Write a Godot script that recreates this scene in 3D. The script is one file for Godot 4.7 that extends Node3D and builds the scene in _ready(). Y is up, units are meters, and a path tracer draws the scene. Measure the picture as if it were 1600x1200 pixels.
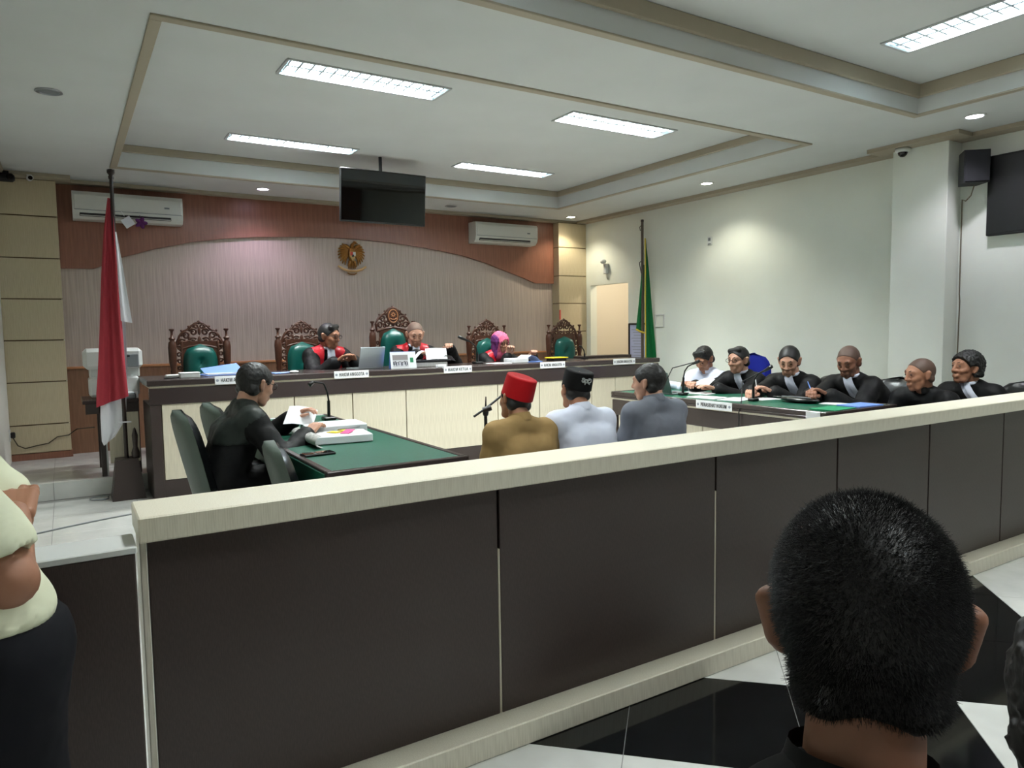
extends Node3D
# A courtroom seen from the public gallery. y is up, metres; the back wall lies along x, the gallery rail is parallel to it.

const FLOOR := 0.0
const DAIS := 0.15
const XL := -0.52      # left wall
const XR := 6.82       # right wall
const ZB := -8.96      # back wall
const ZN := 4.2        # wall behind the gallery
const CEIL := 3.024    # lower ceiling
const CUP := 3.236     # coffer ceiling

var names := {}
var M := {}
var rng := RandomNumberGenerator.new()

func _ready():
	rng.seed = 7
	setup_camera()
	setup_environment()
	make_materials()
	build_shell()
	build_ceiling()
	build_lights()
	build_back_wall()
	build_right_wall()
	build_rail()
	build_bench()
	build_tables()
	build_chairs()
	build_wall_things()
	build_flags()
	build_people()
	build_small_things()

# ------------------------------------------------------------------ camera, environment
func setup_camera():
	var c := Camera3D.new()
	c.name = "camera"
	add_child(c)
	c.position = Vector3(0, 1.40, 0)
	c.basis = Basis(Vector3.UP, -0.556145) * Basis(Vector3.RIGHT, -0.0751327) * Basis(Vector3(0, 0, 1), -0.0151742)
	c.fov = 56.4036
	c.near = 0.05
	c.far = 60.0
	c.current = true

func setup_environment():
	var we := WorldEnvironment.new()
	we.name = "world_environment"
	var e := Environment.new()
	e.background_mode = Environment.BG_COLOR
	e.background_color = Color(0.55, 0.6, 0.66)
	e.background_energy_multiplier = 0.3
	e.tonemap_mode = Environment.TONE_MAPPER_LINEAR
	e.tonemap_exposure = 2.55
	e.sdfgi_enabled = true
	e.ssao_enabled = true
	e.ssil_enabled = true
	we.environment = e
	add_child(we)

# ------------------------------------------------------------------ naming
func numbered(s: String) -> String:
	if not names.has(s):
		names[s] = 0
		return s
	names[s] += 1
	return "%s_%03d" % [s, names[s]]

func thing(called: String, label: String, category: String, at := Vector3.ZERO, turn := 0.0, group := "") -> Node3D:
	var o := Node3D.new()
	o.name = numbered(called)
	add_child(o)
	o.position = at
	o.rotation.y = turn
	tag(o, label, category, group)
	return o

func tag(o: Node, label: String, category: String, group := ""):
	o.set_meta("label", label)
	o.set_meta("category", category)
	if group != "":
		o.set_meta("group", group)

func put(parent: Node, called: String, mesh: Mesh, mat: Material, at := Vector3.ZERO, b := Basis.IDENTITY) -> MeshInstance3D:
	var o := MeshInstance3D.new()
	o.name = numbered(called) if parent == self else called
	o.mesh = mesh
	o.material_override = mat
	o.transform = Transform3D(b, at)
	parent.add_child(o, true)
	return o

func structure(called: String, mesh: Mesh, mat: Material, at := Vector3.ZERO) -> MeshInstance3D:
	var o := put(self, called, mesh, mat, at)
	o.set_meta("kind", "structure")
	return o

func copy_of(root: Node3D, at: Vector3, turn: float, label: String) -> Node3D:
	var r: Node3D = root.duplicate()
	var base := String(root.name)
	r.name = numbered(base)
	add_child(r)
	r.position = at
	r.rotation.y = turn
	r.set_meta("label", label)
	return r

# ------------------------------------------------------------------ mesh builder
class MB:
	var v := PackedVector3Array()
	var n := PackedVector3Array()
	var uv := PackedVector2Array()
	var ix := PackedInt32Array()

	func tri(a: Vector3, b: Vector3, c: Vector3, na: Vector3, nb: Vector3, nc: Vector3):
		var s := v.size()
		if (b - a).cross(c - a).dot(na + nb + nc) > 0.0:
			v.append_array(PackedVector3Array([a, c, b]))
			n.append_array(PackedVector3Array([na, nc, nb]))
		else:
			v.append_array(PackedVector3Array([a, b, c]))
			n.append_array(PackedVector3Array([na, nb, nc]))
		uv.append_array(PackedVector2Array([Vector2.ZERO, Vector2.ZERO, Vector2.ZERO]))
		ix.append_array(PackedInt32Array([s, s + 1, s + 2]))

	func quad(a: Vector3, b: Vector3, c: Vector3, d: Vector3, out: Vector3):
		var nn := (c - a).cross(d - b).normalized()
		if nn.dot(out) < 0.0:
			nn = -nn
		var s := v.size()
		if (b - a).cross(c - a).dot(nn) > 0.0:
			v.append_array(PackedVector3Array([a, d, c, b]))
			uv.append_array(PackedVector2Array([Vector2(0, 0), Vector2(0, 1), Vector2(1, 1), Vector2(1, 0)]))
		else:
			v.append_array(PackedVector3Array([a, b, c, d]))
			uv.append_array(PackedVector2Array([Vector2(0, 0), Vector2(1, 0), Vector2(1, 1), Vector2(0, 1)]))
		n.append_array(PackedVector3Array([nn, nn, nn, nn]))
		ix.append_array(PackedInt32Array([s, s + 1, s + 2, s, s + 2, s + 3]))

	# box with chamfered edges
	func box(c: Vector3, size: Vector3, bev := 0.0, bs := Basis.IDENTITY):
		var h := size * 0.5
		var b := minf(bev, minf(h.x, minf(h.y, h.z)) * 0.9)
		for ax in 3:
			for s in [-1.0, 1.0]:
				var u := (ax + 1) % 3
				var w := (ax + 2) % 3
				var p := []
				for q in [[-1, -1], [1, -1], [1, 1], [-1, 1]]:
					var t := Vector3.ZERO
					t[ax] = s * h[ax]
					t[u] = q[0] * (h[u] - b)
					t[w] = q[1] * (h[w] - b)
					p.append(c + bs * t)
				var o := Vector3.ZERO
				o[ax] = s
				quad(p[0], p[1], p[2], p[3], bs * o)
		if b <= 0.0:
			return
		for ax in 3:
			var u := (ax + 1) % 3
			var w := (ax + 2) % 3
			for su in [-1.0, 1.0]:
				for sw in [-1.0, 1.0]:
					var p := []
					for q in [[-1.0, 0], [1.0, 0], [1.0, 1], [-1.0, 1]]:
						var t := Vector3.ZERO
						t[ax] = q[0] * (h[ax] - b)
						t[u] = su * (h[u] - (b if q[1] == 1 else 0.0))
						t[w] = sw * (h[w] - (b if q[1] == 0 else 0.0))
						p.append(c + bs * t)
					var o := Vector3.ZERO
					o[u] = su
					o[w] = sw
					quad(p[0], p[1], p[2], p[3], bs * o)
		for sx in [-1.0, 1.0]:
			for sy in [-1.0, 1.0]:
				for sz in [-1.0, 1.0]:
					var sg := Vector3(sx, sy, sz)
					var p := []
					for ax in 3:
						var t := h - Vector3(b, b, b)
						t[ax] = h[ax]
						p.append(c + bs * (t * sg))
					var o := (bs * sg).normalized()
					tri(p[0], p[1], p[2], o, o, o)

	# a grid of points rows x cols, smooth; out tells which way the first normals look
	func grid(p: Array, close_u := false, close_v := false, flip := false):
		var R := p.size()
		var C: int = p[0].size()
		var s := v.size()
		for i in R:
			for j in C:
				var i0 := (i - 1 + R) % R if close_v else maxi(i - 1, 0)
				var i1 := (i + 1) % R if close_v else mini(i + 1, R - 1)
				var j0 := (j - 1 + C) % C if close_u else maxi(j - 1, 0)
				var j1 := (j + 1) % C if close_u else mini(j + 1, C - 1)
				var du: Vector3 = p[i][j1] - p[i][j0]
				var dv: Vector3 = p[i1][j] - p[i0][j]
				var nn := du.cross(dv)
				if nn.length_squared() < 1e-16:
					var ia := 1 if i == 0 else (R - 2 if i == R - 1 else i)
					du = p[ia][j1] - p[ia][j0]
					nn = du.cross(dv)
				nn = nn.normalized()
				v.append(p[i][j])
				n.append(-nn if flip else nn)
				uv.append(Vector2(float(j) / maxi(C - 1, 1), float(i) / maxi(R - 1, 1)))
		for i in (R if close_v else R - 1):
			for j in (C if close_u else C - 1):
				var a := s + i * C + j
				var b := s + i * C + (j + 1) % C
				var c := s + ((i + 1) % R) * C + (j + 1) % C
				var d := s + ((i + 1) % R) * C + j
				if flip:
					ix.append_array(PackedInt32Array([a, b, c, a, c, d]))
				else:
					ix.append_array(PackedInt32Array([a, c, b, a, d, c]))

	# turned shape: profile of (radius, height) from bottom to top
	func lathe(c: Vector3, prof: Array, seg := 16, bs := Basis.IDENTITY, sx := 1.0, sz := 1.0):
		var rows := []
		for q in prof:
			var row := []
			for j in seg:
				var a := -TAU * j / seg
				row.append(c + bs * Vector3(cos(a) * q[0] * sx, q[1], sin(a) * q[0] * sz))
			rows.append(row)
		grid(rows, true, false, false)

	func cyl(a: Vector3, b: Vector3, ra: float, rb: float, seg := 12, caps := true):
		var y := (b - a).normalized()
		var x := y.cross(Vector3(0.31, 0.2, 0.93) if absf(y.z) < 0.9 else Vector3(1, 0, 0)).normalized()
		var bs := Basis(x, y, x.cross(y))
		var L := (b - a).length()
		var prof := [[ra, 0.0], [rb, L]]
		lathe(a, prof, seg, bs)
		if caps:
			for e in [[a, ra, -y], [b, rb, y]]:
				if e[1] < 1e-4:
					continue
				for j in seg:
					var p := []
					for jj in [j, j + 1]:
						var t: float = TAU * jj / seg
						p.append(e[0] + bs * Vector3(cos(t) * e[1], 0, sin(t) * e[1]))
					tri(e[0], p[0], p[1], e[2], e[2], e[2])

	# tube along points, radius may vary; flat squeezes it along fl
	func tube(pts: Array, rad, seg := 8, fl := Vector3.ZERO, squeeze := 1.0):
		var rows := []
		var K := pts.size()
		var x := Vector3.ZERO
		for i in K:
			var t: Vector3 = (pts[mini(i + 1, K - 1)] - pts[maxi(i - 1, 0)]).normalized()
			if i == 0:
				x = t.cross(Vector3(0.3, 0.9, 0.1) if absf(t.y) < 0.8 else Vector3(1, 0, 0)).normalized()
			else:
				x = (x - t * x.dot(t)).normalized()
			var y := t.cross(x)
			var r: float = rad[i] if rad is Array else rad
			var row := []
			for j in seg:
				var a := TAU * j / seg
				var o := (x * cos(a) + y * sin(a)) * r
				if fl != Vector3.ZERO:
					o -= fl * o.dot(fl) * (1.0 - squeeze)
				row.append(pts[i] + o)
			rows.append(row)
		var first := []
		var last := []
		for j in seg:
			first.append(pts[0])
			last.append(pts[K - 1])
		rows.push_front(first)
		rows.push_back(last)
		grid(rows, true, false, false)

	func ball(c: Vector3, r: Vector3, seg := 14, rings := 9, bs := Basis.IDENTITY):
		var rows := []
		for i in rings + 1:
			var t := -PI / 2 + PI * i / rings
			var row := []
			for j in seg:
				var a := -TAU * j / seg
				row.append(c + bs * Vector3(cos(a) * cos(t) * r.x, sin(t) * r.y, sin(a) * cos(t) * r.z))
			rows.append(row)
		grid(rows, true, false, false)

	# polygon (x, y) extruded along z, both ends closed
	func prism(poly: PackedVector2Array, z0: float, z1: float, xf := Transform3D.IDENTITY):
		var t := Geometry2D.triangulate_polygon(poly)
		for e in [[z0, -1.0], [z1, 1.0]]:
			var nn: Vector3 = xf.basis * Vector3(0, 0, e[1])
			for i in range(0, t.size(), 3):
				var q := []
				for k in 3:
					q.append(xf * Vector3(poly[t[i + k]].x, poly[t[i + k]].y, e[0]))
				tri(q[0], q[1], q[2], nn, nn, nn)
		var area := 0.0
		for i in poly.size():
			var a := poly[i]
			var b := poly[(i + 1) % poly.size()]
			area += a.cross(b)
		for i in poly.size():
			var a := poly[i]
			var b := poly[(i + 1) % poly.size()]
			var o := Vector3(b.y - a.y, a.x - b.x, 0) * (1.0 if area > 0 else -1.0)
			quad(xf * Vector3(a.x, a.y, z0), xf * Vector3(b.x, b.y, z0), xf * Vector3(b.x, b.y, z1), xf * Vector3(a.x, a.y, z1), xf.basis * o)

	func done() -> ArrayMesh:
		var arr := []
		arr.resize(Mesh.ARRAY_MAX)
		arr[Mesh.ARRAY_VERTEX] = v
		arr[Mesh.ARRAY_NORMAL] = n
		arr[Mesh.ARRAY_TEX_UV] = uv
		arr[Mesh.ARRAY_INDEX] = ix
		var m := ArrayMesh.new()
		m.add_surface_from_arrays(Mesh.PRIMITIVE_TRIANGLES, arr)
		return m

func mbox(size: Vector3, bev := 0.0, c := Vector3.ZERO) -> ArrayMesh:
	var m := MB.new()
	m.box(c, size, bev)
	return m.done()

func span(a: Vector3, b: Vector3, bev := 0.0) -> ArrayMesh:
	return mbox((b - a).abs(), bev, (a + b) * 0.5)

# ------------------------------------------------------------------ materials
func mat(c: Color, rough := 0.6, metal := 0.0, spec := 0.5) -> StandardMaterial3D:
	var m := StandardMaterial3D.new()
	m.albedo_color = c
	m.roughness = rough
	m.metallic = metal
	m.metallic_specular = spec
	return m

func grain(c0: Color, c1: Color, scale: Vector3, rough := 0.5, freq := 0.02, seed := 1, oct := 4) -> StandardMaterial3D:
	var m := mat(Color.WHITE, rough)
	m.albedo_texture = noise_tex(c0, c1, freq, seed, oct)
	m.uv1_triplanar = true
	m.uv1_world_triplanar = true
	m.uv1_triplanar_sharpness = 8.0
	m.uv1_scale = scale
	return m

func noise_tex(c0: Color, c1: Color, freq: float, seed: int, oct := 4, size := 256) -> NoiseTexture2D:
	var f := FastNoiseLite.new()
	f.noise_type = FastNoiseLite.TYPE_SIMPLEX_SMOOTH
	f.seed = seed
	f.frequency = freq
	f.fractal_octaves = oct
	var g := Gradient.new()
	g.set_color(0, c0)
	g.set_color(1, c1)
	g.set_offset(0, 0.15)
	g.set_offset(1, 0.85)
	var t := NoiseTexture2D.new()
	t.width = size
	t.height = size
	t.seamless = true
	t.noise = f
	t.color_ramp = g
	return t

func cloth(c: Color, rough := 0.85, sheen := 0.0) -> StandardMaterial3D:
	var m := mat(c, rough, 0.0, 0.3)
	if sheen > 0.0:
		m.rim_enabled = true
		m.rim = sheen
		m.rim_tint = 0.6
	return m

func glow(c: Color, e: float) -> StandardMaterial3D:
	var m := mat(Color(0.9, 0.9, 0.9), 0.5)
	m.emission_enabled = true
	m.emission = c
	m.emission_energy_multiplier = e
	return m

func make_materials():
	M.ceiling = grain(Color(0.765, 0.775, 0.765), Color(0.78, 0.79, 0.78), Vector3.ONE * 0.5, 0.9, 0.01, 2)
	M.trim = mat(Color(0.63, 0.59, 0.515), 0.6)
	M.wall = grain(Color(0.865, 0.88, 0.84), Color(0.885, 0.90, 0.86), Vector3.ONE * 0.4, 0.85, 0.01, 3)
	M.plaster = mat(Color(0.84, 0.84, 0.80), 0.85)
	M.warm = mat(Color(0.86, 0.83, 0.77), 0.8)
	M.tan = grain(Color(0.74, 0.685, 0.565), Color(0.78, 0.725, 0.605), Vector3(14, 0.7, 14), 0.45, 0.03, 4)
	M.groove = mat(Color(0.36, 0.29, 0.17), 0.7)
	M.panel_wood = grain(Color(0.685, 0.62, 0.575), Color(0.765, 0.70, 0.65), Vector3(6.0, 0.2, 6.0), 0.5, 0.03, 5, 5)
	M.brown = grain(Color(0.49, 0.315, 0.245), Color(0.55, 0.365, 0.285), Vector3(8, 0.5, 8), 0.38, 0.02, 6)
	M.wainscot = grain(Color(0.46, 0.325, 0.24), Color(0.52, 0.375, 0.285), Vector3(8, 0.5, 8), 0.4, 0.02, 8)
	M.rail_wood = mat(Color(0.70, 0.48, 0.32), 0.4)
	M.cream = grain(Color(0.74, 0.71, 0.63), Color(0.80, 0.77, 0.69), Vector3(16, 0.6, 16), 0.4, 0.03, 9)
	M.cream_light = grain(Color(0.81, 0.785, 0.71), Color(0.89, 0.87, 0.80), Vector3(22, 0.8, 22), 0.35, 0.04, 10)
	M.dark = grain(Color(0.17, 0.13, 0.12), Color(0.22, 0.175, 0.16), Vector3(30, 30, 30), 0.45, 0.04, 11)
	M.dark_panel = grain(Color(0.215, 0.175, 0.16), Color(0.27, 0.22, 0.205), Vector3(24, 3, 24), 0.42, 0.05, 12)
	M.dark_edge = mat(Color(0.215, 0.18, 0.175), 0.25)
	M.tile_white = grain(Color(0.77, 0.775, 0.76), Color(0.82, 0.825, 0.81), Vector3.ONE * 0.7, 0.12, 0.02, 13)
	M.tile_black = grain(Color(0.035, 0.04, 0.045), Color(0.055, 0.06, 0.065), Vector3.ONE, 0.08, 0.03, 14)
	M.grout = mat(Color(0.5, 0.5, 0.49), 0.8)
	M.green_top = grain(Color(0.06, 0.31, 0.23), Color(0.075, 0.35, 0.27), Vector3.ONE * 3, 0.35, 0.05, 15)
	M.cushion = mat(Color(0.03, 0.30, 0.27), 0.32)
	M.carved = grain(Color(0.22, 0.12, 0.075), Color(0.32, 0.18, 0.11), Vector3.ONE * 8, 0.4, 0.04, 16)
	M.chair_shell = mat(Color(0.27, 0.315, 0.285), 0.5)
	M.black_leather = mat(Color(0.05, 0.06, 0.065), 0.28)
	M.blue_fabric = cloth(Color(0.06, 0.10, 0.45))
	M.fixture_frame = mat(Color(0.66, 0.67, 0.67), 0.5)
	M.metal = mat(Color(0.62, 0.63, 0.65), 0.3, 0.9)
	M.black = mat(Color(0.03, 0.03, 0.033), 0.4)
	M.black_soft = mat(Color(0.04, 0.04, 0.045), 0.7)
	M.screen = mat(Color(0.012, 0.014, 0.018), 0.03, 0.0, 0.9)
	M.ac = mat(Color(0.80, 0.80, 0.77), 0.35)
	M.ac_dark = mat(Color(0.12, 0.12, 0.12), 0.6)
	M.white_plastic = mat(Color(0.80, 0.81, 0.80), 0.4)
	M.grey_plastic = mat(Color(0.45, 0.47, 0.48), 0.5)
	M.paper = mat(Color(0.88, 0.89, 0.90), 0.8)
	M.paper_edge = grain(Color(0.55, 0.55, 0.54), Color(0.8, 0.8, 0.79), Vector3(3, 220, 3), 0.9, 0.05, 17)
	M.ink = mat(Color(0.06, 0.06, 0.09), 0.7)
	M.ink_grey = mat(Color(0.55, 0.57, 0.62), 0.8)
	M.red = cloth(Color(0.60, 0.20, 0.235), 0.7, 0.15)
	M.flag_white = cloth(Color(0.84, 0.84, 0.86), 0.7)
	M.flag_green = cloth(Color(0.03, 0.36, 0.18), 0.5, 0.2)
	M.fringe = cloth(Color(0.80, 0.70, 0.28), 0.6)
	M.pole = mat(Color(0.14, 0.09, 0.075), 0.35)
	M.gold = mat(Color(0.55, 0.36, 0.12), 0.35, 0.6)
	M.gold_light = mat(Color(0.75, 0.60, 0.40), 0.4, 0.3)
	M.silver = mat(Color(0.72, 0.74, 0.74), 0.3, 0.7)
	M.louver = mat(Color(0.72, 0.77, 0.80), 0.25, 0.5)
	M.yellow = mat(Color(0.90, 0.78, 0.12), 0.6)
	M.pink = mat(Color(0.85, 0.25, 0.50), 0.6)
	M.blue_paper = mat(Color(0.42, 0.55, 0.82), 0.6)
	M.green_paper = mat(Color(0.05, 0.50, 0.33), 0.6)
	M.red_sign = mat(Color(0.80, 0.25, 0.22), 0.6)
	M.lens = mat(Color(0.02, 0.02, 0.02), 0.1)
	M.skin = skin(Color(0.62, 0.44, 0.345))
	M.skin_light = skin(Color(0.71, 0.54, 0.455))
	M.skin_dark = skin(Color(0.52, 0.36, 0.285))
	M.hair = mat(Color(0.05, 0.047, 0.047), 0.55)
	M.hair_grey = mat(Color(0.42, 0.335, 0.29), 0.7)
	M.hair_shaven = mat(Color(0.31, 0.23, 0.19), 0.6)
	M.robe = cloth(Color(0.06, 0.062, 0.068), 0.6, 0.08)
	M.robe_trim = cloth(Color(0.15, 0.175, 0.165), 0.45, 0.1)
	M.red_satin = mat(Color(0.72, 0.06, 0.13), 0.38)
	M.white_cloth = cloth(Color(0.80, 0.82, 0.88), 0.8)
	M.tan_cloth = cloth(Color(0.56, 0.46, 0.30), 0.85)
	M.grey_cloth = cloth(Color(0.40, 0.415, 0.45), 0.85)
	M.cream_cloth = cloth(Color(0.87, 0.88, 0.77), 0.8)
	M.dark_cloth = cloth(Color(0.085, 0.087, 0.105), 0.85)
	M.black_cloth = cloth(Color(0.045, 0.042, 0.045), 0.9)
	M.red_felt = cloth(Color(0.60, 0.02, 0.05), 0.75, 0.15)
	M.black_felt = cloth(Color(0.02, 0.02, 0.022), 0.8, 0.1)
	M.pink_cloth = cloth(Color(0.80, 0.38, 0.50), 0.7)
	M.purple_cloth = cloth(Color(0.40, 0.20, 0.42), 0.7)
	M.glass_rim = mat(Color(0.05, 0.03, 0.03), 0.3)
	M.eye = mat(Color(0.05, 0.03, 0.025), 0.2)
	M.lip = skin(Color(0.48, 0.24, 0.20))

func skin(c: Color) -> StandardMaterial3D:
	var m := mat(c, 0.5, 0.0, 0.4)
	return m

# ------------------------------------------------------------------ room shell
# a flat slab x0..x1, z0..z1, y0..y1 with rectangular holes [x0, x1, z0, z1]
func slab(x0: float, x1: float, z0: float, z1: float, y0: float, y1: float, holes: Array) -> ArrayMesh:
	var xs := [x0, x1]
	var zs := [z0, z1]
	for h in holes:
		xs.append_array([h[0], h[1]])
		zs.append_array([h[2], h[3]])
	xs.sort()
	zs.sort()
	var m := MB.new()
	for i in xs.size() - 1:
		for j in zs.size() - 1:
			if xs[i + 1] - xs[i] < 1e-4 or zs[j + 1] - zs[j] < 1e-4:
				continue
			var c := Vector2((xs[i] + xs[i + 1]) * 0.5, (zs[j] + zs[j + 1]) * 0.5)
			var inside := false
			for h in holes:
				if c.x > h[0] and c.x < h[1] and c.y > h[2] and c.y < h[3]:
					inside = true
			if not inside:
				m.box(Vector3(c.x, (y0 + y1) * 0.5, c.y), Vector3(xs[i + 1] - xs[i], y1 - y0, zs[j + 1] - zs[j]))
	return m.done()

func poly_tile(poly: PackedVector2Array, y0: float, y1: float) -> ArrayMesh:
	var m := MB.new()
	# polygon is (x, z); lay it flat
	m.prism(poly, -y1, -y0, Transform3D(Basis(Vector3(1, 0, 0), Vector3(0, 0, 1), Vector3(0, -1, 0)), Vector3.ZERO))
	return m.done()

func build_shell():
	# floor slab carries the tiles of the gallery and of the well
	var fl := structure("floor", span(Vector3(XL - 0.2, -0.2, ZB - 0.2), Vector3(XR + 0.2, -0.003, ZN + 0.2)), M.grout)
	var T := 0.59
	var r := sqrt(0.5)
	var rect := PackedVector2Array([Vector2(XL, -2.05), Vector2(XR, -2.05), Vector2(XR, ZN), Vector2(XL, ZN)])
	for i in range(-9, 16):
		for j in range(-12, 11):
			var s0 := 1.005 + i * T
			var t0 := 2.28 + j * T
			var g := 0.0014
			var p := PackedVector2Array()
			for q in [[g, g], [T - g, g], [T - g, T - g], [g, T - g]]:
				var s: float = s0 + q[0]
				var t: float = t0 + q[1]
				p.append(Vector2((s + t) * r, (s - t) * r))
			for piece in Geometry2D.intersect_polygons(p, rect):
				if piece.size() < 3:
					continue
				var black: bool = (posmod(j, 5) == 0 and i < 0) or (posmod(i, 5) == 0 and j >= 1) or (posmod(i, 5) == 0 and j < 0 and i > 0)
				put(fl, "tile", poly_tile(piece, -0.008, 0.0), M.tile_black if black else M.tile_white)
	var tile_mesh := {}
	for i in range(-1, 13):
		for j in range(0, 9):
			var x0 := maxf(-0.75 + i * 0.6, XL)
			var x1 := minf(-0.15 + i * 0.6, XR)
			var z1 := minf(-1.74 - j * 0.6, -2.055)
			var z0 := maxf(-2.34 - j * 0.6, -7.25)
			if x1 - x0 < 0.02 or z1 - z0 < 0.02:
				continue
			var key := Vector2(snappedf(x1 - x0, 0.001), snappedf(z1 - z0, 0.001))
			if not tile_mesh.has(key):
				tile_mesh[key] = mbox(Vector3(key.x - 0.003, 0.008, key.y - 0.003), 0.0008)
			put(fl, "tile", tile_mesh[key], M.tile_white, Vector3((x0 + x1) * 0.5, -0.004, (z0 + z1) * 0.5))
	# dais
	var da := structure("floor_dais", span(Vector3(XL, -0.01, ZB), Vector3(XR, DAIS - 0.003, -7.256)), M.grout)
	for i in range(-1, 13):
		var x0 := maxf(-0.75 + i * 0.6, XL)
		var x1 := minf(-0.15 + i * 0.6, XR)
		if x1 - x0 < 0.02:
			continue
		put(da, "riser_tile", mbox(Vector3(x1 - x0 - 0.003, DAIS - 0.008, 0.008), 0.0008), M.tile_white, Vector3((x0 + x1) * 0.5, DAIS * 0.5 - 0.004, -7.252))
		for j in 3:
			var z1 := -7.246 - j * 0.6
			var z0 := maxf(z1 - 0.6, ZB)
			put(da, "tile", mbox(Vector3(x1 - x0 - 0.003, 0.008, z1 - z0 - 0.003), 0.0008), M.tile_white, Vector3((x0 + x1) * 0.5, DAIS - 0.004, (z0 + z1) * 0.5))
	# walls
	structure("wall_left", span(Vector3(XL - 0.2, -0.2, ZB - 0.2), Vector3(XL, CUP + 0.2, ZN + 0.2)), M.plaster)
	structure("baseboard_left", span(Vector3(XL, 0.0, -7.24), Vector3(XL + 0.012, 0.10, -2.1), 0.003), M.tile_white)
	structure("wall_back", span(Vector3(XL, -0.2, ZB - 0.2), Vector3(XR + 0.2, CUP + 0.2, ZB)), M.plaster)
	# wall behind the gallery, with the window that the hanging screen mirrors
	var m := MB.new()
	var wx0 := 4.2
	var wx1 := 5.3
	m.box(Vector3((XL + wx0) * 0.5, 1.6, ZN + 0.1), Vector3(wx0 - XL, 3.6, 0.2))
	m.box(Vector3((wx1 + XR) * 0.5, 1.6, ZN + 0.1), Vector3(XR - wx1, 3.6, 0.2))
	m.box(Vector3((wx0 + wx1) * 0.5, 0.4, ZN + 0.1), Vector3(wx1 - wx0, 1.2, 0.2))
	m.box(Vector3((wx0 + wx1) * 0.5, 2.9, ZN + 0.1), Vector3(wx1 - wx0, 1.0, 0.2))
	structure("wall_near", m.done(), M.wainscot)
	var w := MB.new()
	for x in [wx0 + 0.03, wx1 - 0.03]:
		w.box(Vector3(x, 1.7, ZN + 0.05), Vector3(0.06, 1.4, 0.08), 0.005)
	for y in [1.03, 2.37]:
		w.box(Vector3((wx0 + wx1) * 0.5, y, ZN + 0.05), Vector3(wx1 - wx0, 0.06, 0.08), 0.005)
	var win := structure("window_1", w.done(), M.white_plastic)
	var gl := mat(Color(0.9, 0.95, 1.0, 0.1), 0.02)
	gl.transparency = BaseMaterial3D.TRANSPARENCY_ALPHA
	put(win, "pane", span(Vector3(wx0 + 0.05, 1.05, ZN + 0.045), Vector3(wx1 - 0.05, 2.35, ZN + 0.051)), gl)

const C1 := [0.51, 5.71, -7.95, -4.185]
const C2 := [0.51, 5.70, -3.155, 2.6]
const FIX := [[1.36, 2.59, -5.285, -4.965], [1.37, 2.61, -7.272, -7.028], [3.735, 4.945, -5.285, -4.965], [3.765, 5.005, -7.275, -7.028], [4.63, 4.945, -2.82, -1.59], [1.27, 1.585, -2.82, -1.59], [1.27, 1.585, 0.2, 1.43], [4.63, 4.945, 0.2, 1.43]]

func build_ceiling():
	var ce := structure("ceiling", slab(XL, XR, ZB, ZN, CEIL, CUP, [C1, C2]), M.ceiling)
	put(ce, "coffer_ceiling", slab(XL, XR, ZB, ZN, CUP, CUP + 0.16, FIX), M.ceiling)
	var n := 1
	for c in [C1, C2]:
		# brown strip on the lip, painted band under the coffer ceiling
		for e in [[c[0] - 0.06, c[1] + 0.06, c[2] - 0.06, c[2]], [c[0] - 0.06, c[1] + 0.06, c[3], c[3] + 0.06], [c[0] - 0.06, c[0], c[2], c[3]], [c[1], c[1] + 0.06, c[2], c[3]]]:
			structure("trim_%d" % n, span(Vector3(e[0], CEIL - 0.012, e[2]), Vector3(e[1], CEIL + 0.002, e[3]), 0.003), M.trim)
			n += 1
		var hh := 0.07 if c == C1 else 0.10
		for e in [[c[0], c[1], c[2], c[2] + 0.03], [c[0], c[1], c[3] - 0.03, c[3]], [c[0], c[0] + 0.03, c[2], c[3]], [c[1] - 0.03, c[1], c[2], c[3]]]:
			structure("trim_%d" % n, span(Vector3(e[0], CUP - hh, e[2]), Vector3(e[1], CUP, e[3]), 0.006), M.trim)
			n += 1
	# cornice round the room and the column
	for e in [[XL, XR, ZB, ZB + 0.16], [XR - 0.16, XR, ZB + 0.16, ZN], [XL, XL + 0.10, ZB + 0.16, ZN], [6.44, 6.66, -4.03, -3.215], [XL, 0.13, ZB + 0.16, -8.59]]:
		structure("trim_%d" % n, span(Vector3(e[0], 2.986, e[2]), Vector3(e[1], CEIL + 0.001, e[3]), 0.004), M.trim)
		n += 1

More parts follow.
